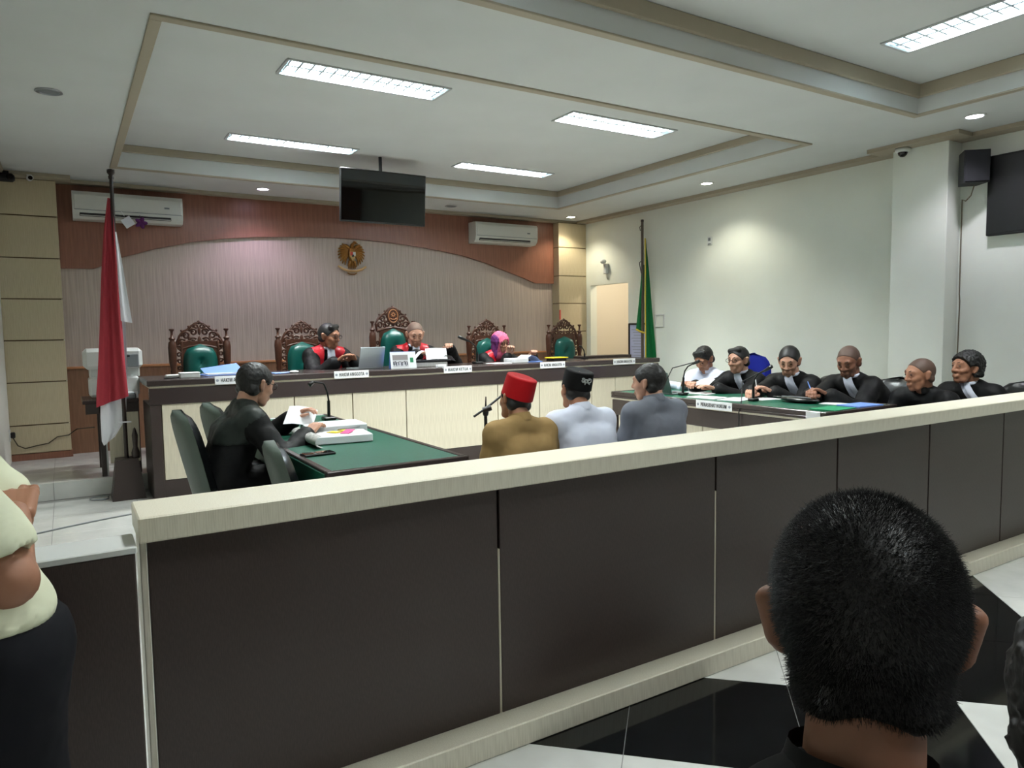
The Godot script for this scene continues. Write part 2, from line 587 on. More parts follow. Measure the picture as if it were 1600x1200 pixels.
func build_lights():
	var labels := ["recessed louvred ceiling light over the left of the well, larger-looking nearer one", "recessed louvred ceiling light nearest the left air conditioner", "brightest white recessed ceiling light towards the right wall", "recessed louvred ceiling light nearest the right air conditioner", "recessed louvred ceiling light at the top right corner above the gallery", "recessed ceiling light above the left of the gallery, out of the picture", "recessed ceiling light behind the camera on the left", "recessed ceiling light behind the camera on the right"]
	for i in FIX.size():
		var f: Array = FIX[i]
		var cx: float = (f[0] + f[1]) * 0.5
		var cz: float = (f[2] + f[3]) * 0.5
		var along_z := i >= 4
		var L: float = f[3] - f[2] if along_z else f[1] - f[0]
		var W: float = f[1] - f[0] if along_z else f[3] - f[2]
		var t := thing("ceiling_light", labels[i], "ceiling light", Vector3(cx, CUP, cz), PI / 2 if along_z else 0.0, "recessed fluorescent lights")
		var m := MB.new()
		for s in [-1.0, 1.0]:
			m.box(Vector3(0, -0.004, s * (W * 0.5 - 0.006)), Vector3(L, 0.012, 0.022), 0.002)
			m.box(Vector3(s * (L * 0.5 - 0.006), -0.004, 0), Vector3(0.022, 0.012, W - 0.034), 0.002)
		put(t, "frame", m.done(), M.fixture_frame)
		m = MB.new()
		m.box(Vector3(0, 0.13, 0), Vector3(L, 0.01, W))
		for s in [-1.0, 1.0]:
			m.box(Vector3(0, 0.065, s * (W * 0.5 - 0.004)), Vector3(L, 0.13, 0.008))
			m.box(Vector3(s * (L * 0.5 - 0.004), 0.065, 0), Vector3(0.008, 0.13, W))
		put(t, "reflector_tray", m.done(), M.louver)
		# louvre: a long spine and cross blades
		put(t, "louvre_spine", mbox(Vector3(L - 0.03, 0.045, 0.022), 0.004), M.louver, Vector3(0, 0.027, 0))
		for k in 15:
			put(t, "louvre_blade", mbox(Vector3(0.016, 0.042, W - 0.03), 0.003), M.louver, Vector3((k - 7.0) / 14.6 * (L - 0.03), 0.027, 0))
		for s in [-1.0, 1.0]:
			var tm := MB.new()
			tm.cyl(Vector3(-L * 0.47, 0.098, s * W * 0.24), Vector3(L * 0.47, 0.098, s * W * 0.24), 0.013, 0.013, 12)
			put(t, "fluorescent_tube", tm.done(), glow(Color(0.93, 0.98, 1.0), 6.0))
			var a := AreaLight3D.new()
			a.name = "tube_light"
			a.area_size = Vector2(L * 0.92, 0.05)
			a.light_color = Color(0.985, 1.0, 0.985)
			a.light_energy = [3.0, 3.0, 4.3, 3.2, 2.2, 2.0, 1.7, 1.7][i]
			a.shadow_enabled = true
			a.light_size = 0.05
			t.add_child(a, true)
			a.position = Vector3(0, 0.078, s * W * 0.24)
			a.rotation.x = -PI / 2
	# downlights: place, lit, tint, energy
	var dl := [[Vector3(1.975, CEIL, -8.41), 0.35, Color(0.95, 0.85, 1.0), "lit round downlight over the brown wall near the left air conditioner"],
		[Vector3(6.25, CEIL, -5.82), 0.42, Color(1.0, 0.98, 0.9), "lit round downlight above the middle of the right wall"],
		[Vector3(6.32, CEIL, -8.48), 0.45, Color(1.0, 0.96, 0.86), "lit round downlight above the tan corner pilaster"],
		[Vector3(6.16, CEIL, -2.96), 0.4, Color(0.96, 0.94, 1.0), "lit round downlight above the black wall speaker"],
		[Vector3(-0.006, CEIL, -5.75), 0.0, Color.WHITE, "unlit grey round downlight in the white ceiling at left"],
		[Vector3(4.36, CEIL, -8.45), 0.0, Color.WHITE, "unlit round downlight between the hanging screen and right air conditioner"]]
	for d in dl:
		var t := thing("downlight", d[3], "downlight", d[0], 0.0, "round downlights")
		var m := MB.new()
		m.lathe(Vector3.ZERO, [[0.062, 0.004], [0.078, 0.002], [0.082, -0.006], [0.066, -0.010], [0.060, -0.004], [0.060, 0.004]], 24)
		put(t, "trim_ring", m.done(), M.white_plastic if d[1] > 0.0 else M.metal)
		m = MB.new()
		m.cyl(Vector3(0, -0.003, 0), Vector3(0, 0.003, 0), 0.061, 0.061, 24)
		put(t, "lamp_face", m.done(), glow(d[2], 14.0) if d[1] > 0.0 else M.grey_plastic)
		if d[1] > 0.0:
			var s := SpotLight3D.new()
			s.name = "downlight_lamp"
			s.light_color = d[2]
			s.light_energy = d[1]
			s.light_size = 0.05
			s.spot_angle = 62.0
			s.spot_angle_attenuation = 0.6
			s.spot_range = 14.0
			s.spot_attenuation = 2.0
			s.shadow_enabled = true
			t.add_child(s)
			s.position = Vector3(0, -0.025, 0)
			s.rotation.x = -PI / 2

func build_back_wall():
	# wood board, brown arched board above, wainscot below
	var wb: Node3D = get_node("wall_back")
	put(wb, "wood_board", span(Vector3(0.0, 1.08, ZB), Vector3(6.305, 2.7, ZB + 0.012)), M.panel_wood)
	var arch := [[0.0, 2.115], [0.30, 2.12], [0.35, 2.14], [0.572, 2.251], [0.891, 2.355], [1.29, 2.455], [1.65, 2.512], [2.0, 2.55], [2.614, 2.583], [2.95, 2.590], [3.27, 2.587], [3.7, 2.567], [4.08, 2.535], [4.42, 2.496], [4.76, 2.444], [5.12, 2.36], [5.49, 2.244], [5.75, 2.166], [5.97, 2.088], [6.305, 2.088]]
	var p := PackedVector2Array()
	for a in arch:
		p.append(Vector2(a[0], a[1]))
	p.append(Vector2(6.305, 2.99))
	p.append(Vector2(0.0, 2.99))
	var m := MB.new()
	m.prism(p, ZB + 0.008, ZB + 0.055)
	put(wb, "arched_board", m.done(), M.brown)
	put(wb, "wainscot", span(Vector3(0.0, DAIS, ZB), Vector3(6.305, 1.06, ZB + 0.03)), M.wainscot)
	put(wb, "chair_rail", span(Vector3(0.0, 1.055, ZB), Vector3(6.305, 1.083, ZB + 0.05), 0.006), M.rail_wood)
	# pilasters clad in tan boards with recessed joints
	var cuts := [0.215, 0.507, 0.944, 1.369, 1.788, 2.199, 2.621, 2.986]
	for q in [["wall_pilaster_left", XL, 0.0, -8.75], ["wall_pilaster_right", 6.305, XR, -8.77]]:
		var core := structure(q[0], span(Vector3(q[1] + (0.0 if q[1] == XL else 0.012), DAIS, ZB), Vector3(q[2] - (0.012 if q[1] == XL else 0.0), 2.99, q[3] - 0.012)), M.groove)
		for k in cuts.size() - 1:
			put(core, "board", span(Vector3(q[1], cuts[k] + 0.006, ZB), Vector3(q[2], cuts[k + 1] - 0.006, q[3]), 0.002), M.tan)
		put(core, "plinth", span(Vector3(q[1] - (0.0 if q[1] == XL else 0.01), DAIS, ZB), Vector3(q[2] + (0.01 if q[1] == XL else 0.0), 0.215, q[3] + 0.01), 0.003), M.brown)

func build_right_wall():
	var dz0 := -8.67
	var dz1 := -7.81
	var dy := 2.055
	var m := MB.new()
	m.box(Vector3(XR + 0.06, 1.6, (dz1 + ZN) * 0.5), Vector3(0.12, 3.6, ZN - dz1))
	m.box(Vector3(XR + 0.06, (dy + 3.4) * 0.5, (dz0 + dz1) * 0.5), Vector3(0.12, 3.4 - dy, dz1 - dz0))
	m.box(Vector3(XR + 0.06, 1.6, (ZB + dz0) * 0.5), Vector3(0.12, 3.6, dz0 - ZB))
	structure("wall_right", m.done(), M.wall)
	structure("wall_column", span(Vector3(6.60, 0.0, -3.87), Vector3(XR, 2.99, -3.375), 0.004), M.wall)
	# passage behind the opening
	m = MB.new()
	m.box(Vector3(XR + 1.35, 1.2, -8.2), Vector3(0.1, 2.8, 2.2))
	m.box(Vector3(XR + 0.75, 1.2, -9.15), Vector3(1.26, 2.8, 0.1))
	m.box(Vector3(XR + 0.75, 1.2, -7.1), Vector3(1.26, 2.8, 0.1))
	structure("wall_passage", m.done(), M.warm)
	structure("floor_passage", span(Vector3(XR, -0.05, -9.1), Vector3(XR + 1.3, DAIS, -7.15)), M.tile_white)
	structure("ceiling_passage", span(Vector3(XR + 0.12, 2.5, -9.1), Vector3(XR + 1.3, 2.6, -7.15)), M.ceiling)
	var t := thing("passage_lamp", "round lamp on the ceiling of the passage behind the doorway", "lamp", Vector3(XR + 0.62, 2.5, -8.0))
	var b := MB.new()
	b.lathe(Vector3.ZERO, [[0.0, -0.06], [0.08, -0.05], [0.12, -0.02], [0.125, 0.0]], 20)
	put(t, "lamp_shade", b.done(), glow(Color(1.0, 0.86, 0.66), 3.0))
	var o := OmniLight3D.new()
	o.name = "passage_light"
	o.light_color = Color(1.0, 0.95, 0.87)
	o.light_energy = 0.26
	o.light_size = 0.1
	o.omni_range = 6.0
	o.omni_attenuation = 2.0
	o.shadow_enabled = true
	t.add_child(o)
	o.position = Vector3(0, -0.14, 0)

func build_rail():
	# barrier between gallery and well
	var t := thing("gallery_barrier", "long dark barrier with cream top rail and cream base, in front of the court", "barrier", Vector3(0, 0, -2.05))
	put(t, "top_rail", span(Vector3(0.128, 0.889, -0.114), Vector3(XR - 0.01, 0.954, 0.10), 0.004), M.cream_light)
	put(t, "base", span(Vector3(0.128, 0.0, -0.1), Vector3(XR - 0.01, 0.082, 0.095), 0.004), M.cream_light)
	put(t, "backing", span(Vector3(0.16, 0.08, -0.09), Vector3(XR - 0.01, 0.89, -0.02)), M.dark)
	var xs := [0.148, 1.212, 2.265, 3.095, 3.905, 4.72, 5.6, XR - 0.01]
	for k in xs.size() - 1:
		put(t, "panel", span(Vector3(xs[k] + 0.005, 0.082, -0.025), Vector3(xs[k + 1] - 0.005, 0.889, 0.0), 0.002), M.dark_panel)
	for k in range(1, xs.size() - 1):
		if k < 3:
			var top := 0.66 if k == 1 else 0.72
			put(t, "joint_strip", span(Vector3(xs[k] - 0.004, 0.084, -0.02), Vector3(xs[k] + 0.004, top, -0.001), 0.001), M.cream)
	put(t, "end_post", span(Vector3(0.134, 0.082, -0.1), Vector3(0.150, 0.889, 0.012), 0.002), M.cream_light)
	# gate at the left end
	var g := thing("gallery_gate", "low dark swing gate with pale top between wall and barrier end", "gate", Vector3(0, 0, -2.05))
	put(g, "leaf", span(Vector3(XL + 0.03, 0.10, -0.015), Vector3(0.118, 0.872, 0.108), 0.004), M.dark_panel)
	put(g, "top_cap", span(Vector3(XL + 0.03, 0.872, -0.025), Vector3(0.122, 0.889, 0.116), 0.003), M.white_plastic)

# ------------------------------------------------------------------ judges' bench and tables
const BZ := -6.70      # front of the bench
const BTOP := 1.025    # its top

func build_bench():
	var t := thing("judges_bench", "long dark and cream judges' bench with five name plates, below the carved chairs", "bench", Vector3(0, 0, BZ))
	put(t, "desk_top", span(Vector3(0.56, 0.972, -0.74), Vector3(6.36, BTOP, 0.02), 0.008), M.dark_edge)
	put(t, "light_strip", span(Vector3(0.58, 0.955, -0.70), Vector3(6.34, 0.972, 0.004)), M.cream)
	put(t, "fascia", span(Vector3(0.575, 0.815, -0.05), Vector3(6.345, 0.955, 0.012), 0.004), M.dark_edge)
	put(t, "backing_board", span(Vector3(0.62, 0.16, -0.06), Vector3(6.30, 0.815, -0.02)), M.groove)
	put(t, "plinth", span(Vector3(0.62, 0.0, -0.06), Vector3(6.32, 0.165, -0.005), 0.004), M.dark)
	put(t, "end_post", span(Vector3(0.575, 0.0, -0.62), Vector3(0.66, 0.815, 0.005), 0.005), M.dark)
	put(t, "end_post", span(Vector3(6.27, 0.0, -0.5), Vector3(6.335, 0.815, 0.005), 0.005), M.dark)
	var xs := [0.662, 1.78, 2.34, 2.90, 3.98, 4.53, 5.28, 5.64, 6.268]
	for k in xs.size() - 1:
		put(t, "front_panel", span(Vector3(xs[k] + 0.005, 0.166, -0.022), Vector3(xs[k + 1] - 0.005, 0.814, 0.0), 0.002), M.cream)
	put(t, "back_ledge", span(Vector3(5.55, BTOP, -0.72), Vector3(6.36, BTOP + 0.03, -0.52), 0.004), M.dark)
	# side table left of the bench, on the dais
	var s := thing("side_table", "small dark side table with cream panel behind the red and white flag", "table", Vector3(0, DAIS, -7.3))
	put(s, "table_top", span(Vector3(0.10, 0.655, -0.60), Vector3(0.54, 0.685, 0.02), 0.004), M.dark_edge)
	put(s, "apron", span(Vector3(0.12, 0.565, -0.02), Vector3(0.54, 0.655, 0.0), 0.003), M.dark)
	put(s, "front_panel", span(Vector3(0.29, 0.11, -0.02), Vector3(0.53, 0.565, 0.0), 0.002), M.cream)
	for q in [[0.22, 0.0], [0.22, -0.52], [0.50, -0.52], [0.50, -0.04]]:
		put(s, "leg", span(Vector3(q[0], 0.0, q[1] - 0.04), Vector3(q[0] + 0.04, 0.655, q[1]), 0.003), M.dark)
	put(s, "leg", span(Vector3(0.255, 0.0, -0.05), Vector3(0.275, 0.565, -0.01), 0.003), M.white_plastic)
	# printer on the side table
	var p := thing("printer", "white multifunction printer standing on the side table behind the flag", "printer", Vector3(0.36, DAIS + 0.685, -7.52))
	put(p, "body", span(Vector3(-0.20, 0.02, -0.16), Vector3(0.20, 0.20, 0.14), 0.02), M.white_plastic)
	put(p, "scanner_lid", span(Vector3(-0.235, 0.27, -0.18), Vector3(0.235, 0.455, 0.16), 0.03), M.white_plastic)
	put(p, "control_panel", span(Vector3(-0.06, 0.285, 0.155), Vector3(0.20, 0.40, 0.166), 0.006), M.grey_plastic)
	put(p, "slot", span(Vector3(0.04, 0.375, 0.160), Vector3(0.13, 0.39, 0.170)), M.black)
	put(p, "neck", span(Vector3(-0.19, 0.19, -0.16), Vector3(0.21, 0.28, 0.10), 0.01), M.white_plastic)
	put(p, "paper_tray", span(Vector3(-0.12, 0.0, 0.08), Vector3(0.16, 0.05, 0.24), 0.01), M.grey_plastic)
	put(p, "badge", span(Vector3(0.0, 0.20, 0.098), Vector3(0.06, 0.24, 0.103)), M.grey_plastic)
	var w := MB.new()
	w.box(Vector3(0, 0.03, 0), Vector3(0.26, 0.055, 0.09), 0.004)
	var pp := put(self, "paper_stack", w.done(), M.paper, Vector3(0.41, DAIS + 0.686, -7.345))
	tag(pp, "stack of white paper lying in front of the printer", "paper")

func table_with_border(t: Node3D, x0: float, x1: float, z0: float, z1: float, h: float, b: float):
	# wooden slab edge with a recessed green top
	var m := MB.new()
	m.box(Vector3((x0 + x1) * 0.5, h - 0.02, z0 + b * 0.5), Vector3(x1 - x0, 0.04, b), 0.004)
	put(t, "border", m.done(), M.dark_edge)
	m = MB.new()
	m.box(Vector3((x0 + x1) * 0.5, h - 0.02, z1 - b * 0.5), Vector3(x1 - x0, 0.04, b), 0.004)
	put(t, "border", m.done(), M.dark_edge)
	for x in [x0 + b * 0.5, x1 - b * 0.5]:
		m = MB.new()
		m.box(Vector3(x, h - 0.02, (z0 + z1) * 0.5), Vector3(b, 0.04, z1 - z0 - 2 * b - 0.001), 0.004)
		put(t, "border", m.done(), M.dark_edge)
	put(t, "green_top", span(Vector3(x0 + b, h - 0.03, z0 + b), Vector3(x1 - b, h - 0.004, z1 - b)), M.green_top)

func build_tables():
	var t := thing("prosecutor_table", "long table with green top and dark wooden border, left of the well", "table", Vector3(1.36, 0, -4.4))
	table_with_border(t, -0.37, 0.37, -1.19, 1.19, 0.76, 0.035)
	put(t, "green_cloth_edge", span(Vector3(-0.376, 0.62, -1.15), Vector3(-0.368, 0.745, 1.15)), M.green_top)
	put(t, "apron", span(Vector3(0.30, 0.60, -1.12), Vector3(0.33, 0.72, 1.12), 0.003), M.dark)
	for z in [-1.12, 1.12]:
		put(t, "end_panel", span(Vector3(-0.33, 0.0, z - 0.02), Vector3(0.33, 0.72, z + 0.02), 0.003), M.dark)
	put(t, "front_panel", span(Vector3(0.31, 0.08, -1.10), Vector3(0.325, 0.60, 1.10)), M.cream)
	# counsel's table on the right
	var r := thing("counsel_table", "long dark and cream counsel table with green top beside the right wall", "table", Vector3(4.70, 0, -4.43))
	table_with_border(r, 0.0, 0.92, -1.22, 1.22, 0.762, 0.045)
	put(r, "slab_edge", span(Vector3(0.0, 0.70, -1.22), Vector3(0.92, 0.722, 1.22), 0.003), M.dark_edge)
	put(r, "light_strip", span(Vector3(0.012, 0.682, -1.20), Vector3(0.90, 0.70, 1.20)), M.cream)
	put(r, "fascia", span(Vector3(0.006, 0.53, -1.21), Vector3(0.05, 0.682, 1.21), 0.004), M.dark_edge)
	put(r, "end_fascia", span(Vector3(0.05, 0.53, 1.17), Vector3(0.90, 0.682, 1.205), 0.004), M.dark_edge)
	put(r, "end_fascia", span(Vector3(0.05, 0.53, -1.205), Vector3(0.90, 0.682, -1.17), 0.004), M.dark_edge)
	for k in 4:
		put(r, "front_panel", span(Vector3(0.02, 0.10, -1.13 + k * 0.565 + 0.004), Vector3(0.04, 0.53, -1.13 + (k + 1) * 0.565 - 0.004), 0.002), M.cream)
	put(r, "plinth", span(Vector3(0.02, 0.0, -1.15), Vector3(0.06, 0.10, 1.15)), M.dark)
	for z in [-1.175, 1.175]:
		put(r, "end_panel", span(Vector3(0.02, 0.0, z - 0.025), Vector3(0.88, 0.53, z + 0.025), 0.003), M.dark)
	put(r, "white_sticker", span(Vector3(-0.003, 0.705, 1.05), Vector3(0.0, 0.755, 1.17)), M.paper)

# ------------------------------------------------------------------ chairs
func scroll(m: MB, cx: float, cy: float, r0: float, r1: float, a0: float, turns: float, rad: float, sx: float, z := 0.0):
	var pts := []
	var rr := []
	var K := int(10 + absf(turns) * 16)
	for i in K + 1:
		var f := float(i) / K
		var r := lerpf(r0, r1, f)
		var a := a0 + turns * TAU * f
		pts.append(Vector3(sx * (cx + cos(a) * r), cy + sin(a) * r, z + 0.006 * sin(f * 9.0)))
		rr.append(rad * lerpf(1.0, 0.75, f))
	m.tube(pts, rr, 6, Vector3(0, 0, 1), 0.9)

func make_judge_chair(crest_top: float, medallion: bool, label: String) -> Node3D:
	var t := thing("judge_chair", label, "chair", Vector3.ZERO, 0.0, "carved judges' chairs")
	var hw := 0.262
	var up := crest_top - 1.38     # the presiding judge's chair is taller
	var pt := 1.315 + up * 0.4
	for s in [-1.0, 1.0]:
		var m := MB.new()
		var prof := [[0.0, 0.0], [0.03, 0.0], [0.03, 0.40], [0.026, 0.44], [0.026, 0.74], [0.034, 0.76], [0.022, 0.79], [0.026, 0.86], [0.030, 0.88], [0.024, 0.90], [0.037, 0.97], [0.042, pt - 0.19], [0.036, pt - 0.14], [0.020, pt - 0.125], [0.030, pt - 0.105], [0.034, pt - 0.095], [0.014, pt - 0.085], [0.012, pt - 0.05], [0.013, pt - 0.03], [0.028, pt - 0.008], [0.020, pt], [0.0, pt]]
		m.lathe(Vector3(s * hw, 0, -0.02), prof, 12)
		put(t, "back_post", m.done(), M.carved)
		m = MB.new()
		# pierced carving between post and panel
		for k in 7:
			scroll(m, 0.20, 0.70 + k * 0.07, 0.024, 0.010, PI * (k % 2), 1.1 if k % 2 == 0 else -1.1, 0.010, s, -0.02)
		m.tube([Vector3(s * 0.178, 0.45, -0.02), Vector3(s * 0.178, 1.12, -0.02), Vector3(s * 0.172, 1.18, -0.02)], 0.012, 6)
		put(t, "side_carving", m.done(), M.carved)
		m = MB.new()
		m.lathe(Vector3(s * 0.25, 0, 0.48), [[0.0, 0.0], [0.025, 0.0], [0.032, 0.1], [0.022, 0.2], [0.035, 0.34], [0.03, 0.42], [0.02, 0.5], [0.03, 0.62], [0.0, 0.64]], 10)
		put(t, "front_leg", m.done(), M.carved)
		m = MB.new()
		m.tube([Vector3(s * 0.265, 0.66, -0.02), Vector3(s * 0.275, 0.665, 0.2), Vector3(s * 0.275, 0.65, 0.42), Vector3(s * 0.275, 0.625, 0.52)], [0.022, 0.026, 0.028, 0.03], 8)
		put(t, "armrest", m.done(), M.carved)
	var b := MB.new()
	b.box(Vector3(0, 0.80 + up * 0.3, -0.03), Vector3(0.35, 0.78 + up * 0.6, 0.022), 0.006)
	put(t, "back_panel", b.done(), M.carved)
	# crest: scrolls under an arched outline
	var m := MB.new()
	var y0 := 1.13 + up
	for s in [-1.0, 1.0]:
		scroll(m, 0.165, y0 + 0.045, 0.042, 0.014, -0.6, 1.25, 0.014, s, -0.03)
		scroll(m, 0.130, y0 + 0.115, 0.040, 0.012, -0.2, 1.3, 0.013, s, -0.03)
		scroll(m, 0.066, y0 + 0.055, 0.040, 0.010, 2.6, -1.3, 0.012, s, -0.03)
		scroll(m, 0.105, y0 + 0.035, 0.026, 0.010, 0.6, 1.1, 0.010, s, -0.03)
		scroll(m, 0.058, y0 + 0.150, 0.038, 0.010, 0.2, 1.3, 0.013, s, -0.03)
		scroll(m, 0.030, y0 + 0.205, 0.026, 0.008, -0.6, 1.2, 0.011, s, -0.03)
		m.tube([Vector3(s * 0.20, y0 - 0.03, -0.03), Vector3(s * 0.215, y0 + 0.05, -0.03), Vector3(s * 0.19, y0 + 0.11, -0.03), Vector3(s * 0.155, y0 + 0.16, -0.03)], [0.012, 0.014, 0.013, 0.010], 6)
		m.tube([Vector3(s * 0.165, y0 + 0.155, -0.03), Vector3(s * 0.115, y0 + 0.172, -0.03), Vector3(s * 0.085, y0 + 0.205, -0.03), Vector3(s * 0.04, y0 + 0.238, -0.03), Vector3(0, y0 + 0.25, -0.03)], [0.009, 0.013, 0.012, 0.013, 0.012], 6)
		m.ball(Vector3(s * 0.10, y0 + 0.085, -0.03), Vector3(0.014, 0.03, 0.012), 8, 6)
		m.ball(Vector3(s * 0.168, y0 + 0.165, -0.03), Vector3(0.013, 0.013, 0.012), 8, 6)
		m.ball(Vector3(s * 0.10, y0 + 0.205, -0.03), Vector3(0.012, 0.014, 0.012), 8, 6)
	m.ball(Vector3(0, y0 + 0.05, -0.03), Vector3(0.022, 0.06, 0.014), 8, 6)
	m.ball(Vector3(0, y0 + 0.16, -0.03), Vector3(0.016, 0.045, 0.013), 8, 6)
	m.ball(Vector3(0, y0 + 0.25, -0.03), Vector3(0.018, 0.022, 0.013), 8, 6)
	m.tube([Vector3(-0.2, y0 - 0.03, -0.03), Vector3(-0.1, y0 + 0.0, -0.03), Vector3(0, y0 + 0.015, -0.03), Vector3(0.1, y0 + 0.0, -0.03), Vector3(0.2, y0 - 0.03, -0.03)], 0.016, 6)
	put(t, "carved_crest", m.done(), M.carved)
	if medallion:
		var g := MB.new()
		g.lathe(Vector3(0, y0 + 0.15, -0.015), [[0.0, -0.02], [0.085, -0.02], [0.092, -0.005], [0.085, 0.008], [0.074, 0.002], [0.06, 0.004], [0.0, 0.006]], 28, Basis(Vector3.RIGHT, PI / 2), 0.9, 1.18)
		var md := put(t, "medallion", g.done(), M.carved)
		g = MB.new()
		g.lathe(Vector3(0, y0 + 0.15, -0.008), [[0.060, 0.0], [0.065, 0.005], [0.070, 0.0]], 28, Basis(Vector3.RIGHT, PI / 2), 0.9, 1.18)
		for k in 8:
			var a := PI / 4 * k
			g.ball(Vector3(cos(a) * 0.02, y0 + 0.165 + sin(a) * 0.02, -0.006), Vector3(0.012, 0.006, 0.005), 6, 4, Basis(Vector3(0, 0, 1), a))
		g.tube([Vector3(-0.04, y0 + 0.125, -0.006), Vector3(-0.02, y0 + 0.11, -0.004), Vector3(0.02, y0 + 0.11, -0.004), Vector3(0.04, y0 + 0.125, -0.006)], 0.006, 6)
		put(md, "emblem_relief", g.done(), M.rail_wood)
	# padded back: rounded top, deep button
	var rows := []
	for i in 15:
		var v := float(i) / 14
		var row := []
		for j in 15:
			var u := float(j) / 14 * 2.0 - 1.0
			var hwid := 0.168 * (1.0 if v < 0.66 else pow(maxf(0.0, 1.0 - pow((v - 0.66) / 0.34, 2.8)), 0.42) * 0.97 + 0.03)
			var x := u * hwid
			var y := 0.47 + v * (0.685 + up * 0.85)
			var bulge := 0.075 * pow(maxf(0.0, 1.0 - pow(absf(u), 4.0)), 0.5) * pow(maxf(0.0, 1.0 - pow(absf(v * 2 - 1), 8.0)), 0.5)
			var dd := Vector2(x, (v - 0.72) * 0.68).length()
			bulge -= 0.035 * exp(-pow(dd / 0.035, 2.0))
			row.append(Vector3(x, y, -0.02 + bulge))
		rows.append(row)
	var c := MB.new()
	c.grid(rows)
	var cu := put(t, "back_cushion", c.done(), M.cushion)
	c = MB.new()
	c.ball(Vector3(0, 0.47 + 0.72 * (0.685 + up * 0.85), 0.022), Vector3(0.012, 0.012, 0.006), 8, 5)
	put(cu, "button", c.done(), M.cushion)
	put(t, "seat_frame", mbox(Vector3(0.52, 0.07, 0.5), 0.01, Vector3(0, 0.40, 0.24)), M.carved)
	put(t, "seat_cushion", mbox(Vector3(0.46, 0.07, 0.46), 0.03, Vector3(0, 0.465, 0.24)), M.cushion)
	return t

# padded office chair: front looks to +z
func make_padded_chair(called: String, label: String, shell: Material, pad: Material, group: String, h := 0.95, w := 0.46) -> Node3D:
	var t := thing(called, label, "chair", Vector3.ZERO, 0.0, group)
	var outer := []
	var inner := []
	var N := 16
	for i in N + 1:
		var v := float(i) / N
		var ro := []
		var ri := []
		for j in 13:
			var u := float(j) / 12 * 2.0 - 1.0
			var hw := w * 0.5 * (0.86 + 0.14 * minf(1.0, v / 0.5)) * (1.0 if v < 0.62 else pow(maxf(0.0, 1.0 - pow((v - 0.62) / 0.38, 2.4)), 0.42))
			var x := u * hw
			var y := 0.40 + v * (h - 0.40)
			var z := -0.16 - 0.13 * v + 0.05 * u * u
			var edge := pow(maxf(0.0, 1.0 - pow(absf(u), 6.0)), 0.5) * pow(maxf(0.0, 1.0 - pow(v, 10.0)), 0.5)
			ro.append(Vector3(x, y, z - 0.025 * edge))
			ri.append(Vector3(x, y, z + 0.07 * edge))
		outer.append(ro)
		inner.append(ri)
	var m := MB.new()
	m.grid(outer, false, false, true)
	put(t, "back_shell", m.done(), shell)
	m = MB.new()
	m.grid(inner)
	put(t, "back_pad", m.done(), pad)
	m = MB.new()
	m.box(Vector3(0, 0.42, 0.06), Vector3(w, 0.09, 0.46), 0.035)
	put(t, "seat", m.done(), pad)
	m = MB.new()
	m.tube([Vector3(-w * 0.5, 0.455, 0.0), Vector3(-w * 0.5, 0.46, 0.26), Vector3(-w * 0.4, 0.46, 0.30), Vector3(w * 0.4, 0.46, 0.30), Vector3(w * 0.5, 0.46, 0.26), Vector3(w * 0.5, 0.455, 0.0)], 0.008, 6)
	put(t, "seat_piping", m.done(), M.grey_plastic)
	for s in [-1.0, 1.0]:
		m = MB.new()
		m.tube([Vector3(s * (w * 0.5 - 0.03), 0.0, 0.24), Vector3(s * (w * 0.5 - 0.03), 0.39, 0.22)], 0.014, 8)
		put(t, "leg", m.done(), M.black)
		m = MB.new()
		m.tube([Vector3(s * (w * 0.5 - 0.03), 0.0, -0.20), Vector3(s * (w * 0.5 - 0.03), 0.39, -0.14), Vector3(s * (w * 0.5 - 0.06), 0.52, -0.165)], 0.014, 8)
		put(t, "leg", m.done(), M.black)
	return t

